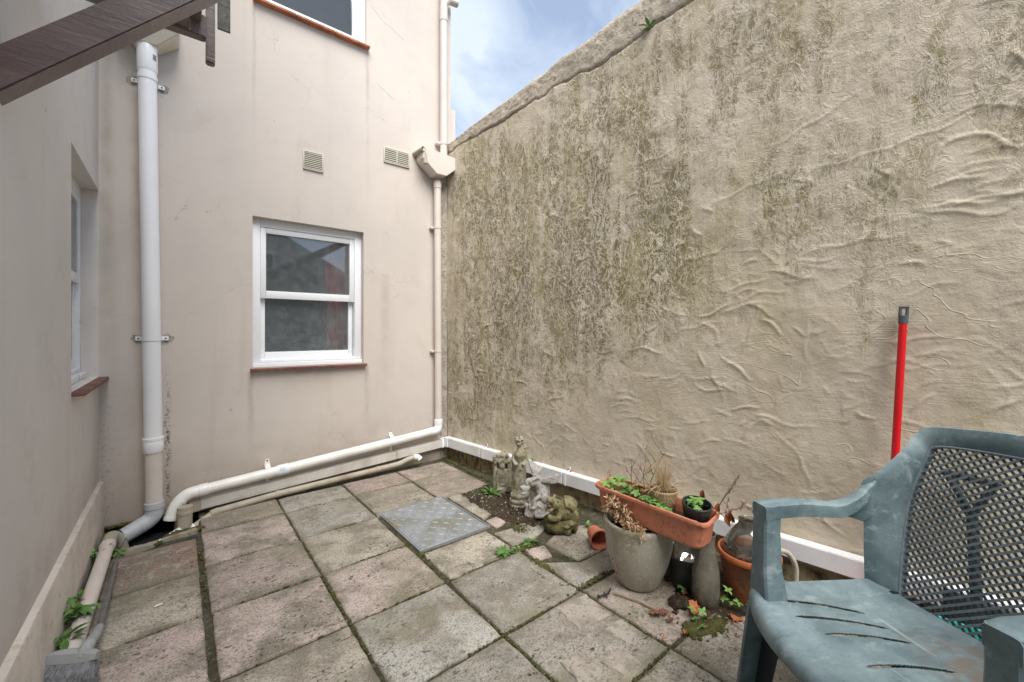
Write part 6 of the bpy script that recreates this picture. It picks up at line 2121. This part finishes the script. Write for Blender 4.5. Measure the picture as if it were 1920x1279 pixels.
# moss in the joints
ico = bmesh.new(); bmesh.ops.create_icosphere(ico, subdivisions=1, radius=1.0)
IV = np.array([v.co[:] for v in ico.verts]); IF = np.array([[v.index for v in f.verts] for f in ico.faces]); ico.free()
lines = []
for x in X[1:4]: lines.append(((x, .2), (x, 3.35), .004))
for y in Y[1:8]: lines.append(((.10, y), (1.46, y), .004))
lines += [((.094, .3), (.094, 3.03), .007), ((1.46, 1.29), (1.9, 1.29), .006), ((1.46, .84), (1.9, .84), .005), ((1.907, .4), (1.907, 1.28), .005)]
lines += [((-.32, y), (.09, y), .004) for y in (2.593, 2.178, 1.76)]
nr = np.random.RandomState(3)
C_, S_l = [], []
for (a, b, w) in lines:
    a, b = np.array(a), np.array(b)
    L_ = np.linalg.norm(b - a)
    n = int(L_ * 520)
    t = nr.rand(n)
    p = a + (b - a) * t[:, None]
    dens = fbm(p[:, 0] * 5 + 3, p[:, 1] * 5, 77, 3)
    near = np.clip((p[:, 0] - .4) * .30 + (2.4 - p[:, 1]) * .16, 0, .36)
    keep = nr.rand(n) < np.clip((dens - .50) * 2.4 + near, .02, .85)
    p = p[keep]
    nrm = np.array([-(b - a)[1], (b - a)[0]]) / L_
    p = p + nrm * nr.normal(0, w * .8, len(p))[:, None]
    C_.append(np.c_[p, np.full(len(p), -.008) + nr.rand(len(p)) * .005])
    S_l.append(nr.uniform(.0022, .0058, len(p)))
def patch_moss(cx, cy, rx, ry, n, s=(.004, .009), z=.001):
    p = nr.normal(0, .5, (n, 2)) * [rx, ry] + [cx, cy]
    C_.append(np.c_[p, np.full(n, z)]); S_l.append(nr.uniform(s[0], s[1], n))
patch_moss(1.625, .83, .045, .030, 330); patch_moss(1.70, .79, .06, .035, 300, (.003, .007)); patch_moss(1.50, 1.745, .10, .03, 320, (.003, .006))
patch_moss(1.455, 1.55, .02, .10, 160, (.003, .006)); patch_moss(-.29, 3.40, .07, .05, 400, (.005, .012), -.01); patch_moss(-.20, 3.46, .12, .015, 260, (.004, .010), .02)
patch_moss(.02, 3.16, .08, .03, 300, (.004, .010), .0); patch_moss(-.088, 3.075, .012, .02, 60, (.004, .008), .005); patch_moss(1.97, 3.3, .02, .12, 160, (.003, .008), -.004)
patch_moss(-.325, 2.7, .012, .35, 240, (.003, .008), .0); patch_moss(1.56, 1.30, .1, .012, 120, (.003, .006)); patch_moss(1.955, 2.95, .02, .35, 220, (.003, .007), -.003)
patch_moss(1.02, 2.03, .02, .02, 80, (.003, .006)); patch_moss(1.62, 1.93, .05, .06, 120, (.002, .005), .003)
C_ = np.concatenate(C_); S_l = np.concatenate(S_l)
Vn = (IV[None] * S_l[:, None, None] * np.array([1.25, 1.25, .75]) * nr.uniform(.8, 1.2, (len(C_), 1, 3)) + C_[:, None]).reshape(-1, 3)
Fn = (IF[None] + (np.arange(len(C_)) * len(IV))[:, None, None]).reshape(-1, 3)
me = bpy.data.meshes.new('moss')
me.from_pydata([], [], [])
me.vertices.add(len(Vn)); me.vertices.foreach_set('co', Vn.astype(np.float32).ravel())
me.loops.add(len(Fn) * 3); me.loops.foreach_set('vertex_index', Fn.astype(np.int32).ravel())
me.polygons.add(len(Fn)); me.polygons.foreach_set('loop_start', np.arange(0, len(Fn) * 3, 3, dtype=np.int32)); me.polygons.foreach_set('use_smooth', np.ones(len(Fn), dtype=bool))
me.update(calc_edges=True); me.validate(); me.materials.append(M['moss'])
o = bpy.data.objects.new('moss', me); link(o)
tag(o, 'cushions of green moss in the joints between the paving slabs', 'moss', kind='stuff')
# grit and crumbs over the paving
bm = NB()
for k in range(700):
    x, y = rnd.uniform(-.3, 1.95), rnd.uniform(.5, 3.3)
    if rnd.random() < .6: x = rnd.choice(X[:4]) + rnd.gauss(0, .02)
    r = rnd.uniform(.0012, .0035)
    ell(bm, (x, y, r * .5), (r, r * .8, r * .6), rot=(0, 0, rnd.random() * 6), sub=1)
tag(obj('grit', bm, 'gravel', None, True, smooth=False), 'fine grit and crumbs lying on the paving', 'grit', kind='stuff')

# ================================================================== the house across the way, seen only in the window's reflection
fh = thing('gabled_house', 'white gabled house reflected in the upper pane of the back window', 'house', (2.2, -5.0, 0))
bm = NB()
gx0, gx1, gy, ge, gr = -1.2, 4.2, -5.0, 2.6, 4.1
gm = (gx0 + gx1) / 2
v = [bm.verts.new(p) for p in ((gx0, gy, -.05), (gx1, gy, -.05), (gx1, gy, ge), (gm, gy, gr), (gx0, gy, ge))]
w = [bm.verts.new((x.co.x, gy - 5, x.co.z)) for x in v]
bm.faces.new(v)
for i in range(5):
    j = (i + 1) % 5; bm.faces.new((v[j], v[i], w[i], w[j]))
obj('wall', bm, 'farwall', fh, smooth=False)
for s in (-1, 1):
    ex = gm + s * (gx1 - gm + .25); ez = ge - .14
    obj('roof', bar(((gm + ex) / 2, gy + .3, (gr + ez) / 2 + .09), ((gm + ex) / 2, gy - 5.2, (gr + ez) / 2 + .09), math.hypot(ex - gm, gr - ez), .08, up=(-s * (ez - gr) / abs(ex - gm) * -1, 0, 1)), 'roof', fh)
for (x, z, ww, hh) in ((.4, .9, 1.0, 1.2), (2.6, .9, 1.0, 1.2), (1.5, 2.75, .9, .5)):
    bm = NB(); ring(bm, lambda u, d, w_: (u, gy - d, w_), x - ww / 2, x + ww / 2, -.03, .05, z, z + hh, .06, .06, .06, .06)
    f = obj('window', bm, 'frame', fh)
    bm = NB(); grid(bm, lambda a, b: (x - ww / 2 + .06 + (ww - .12) * a, gy + .01, z + .06 + (hh - .12) * b), 1, 1); obj('pane', bm, 'door_in', f)
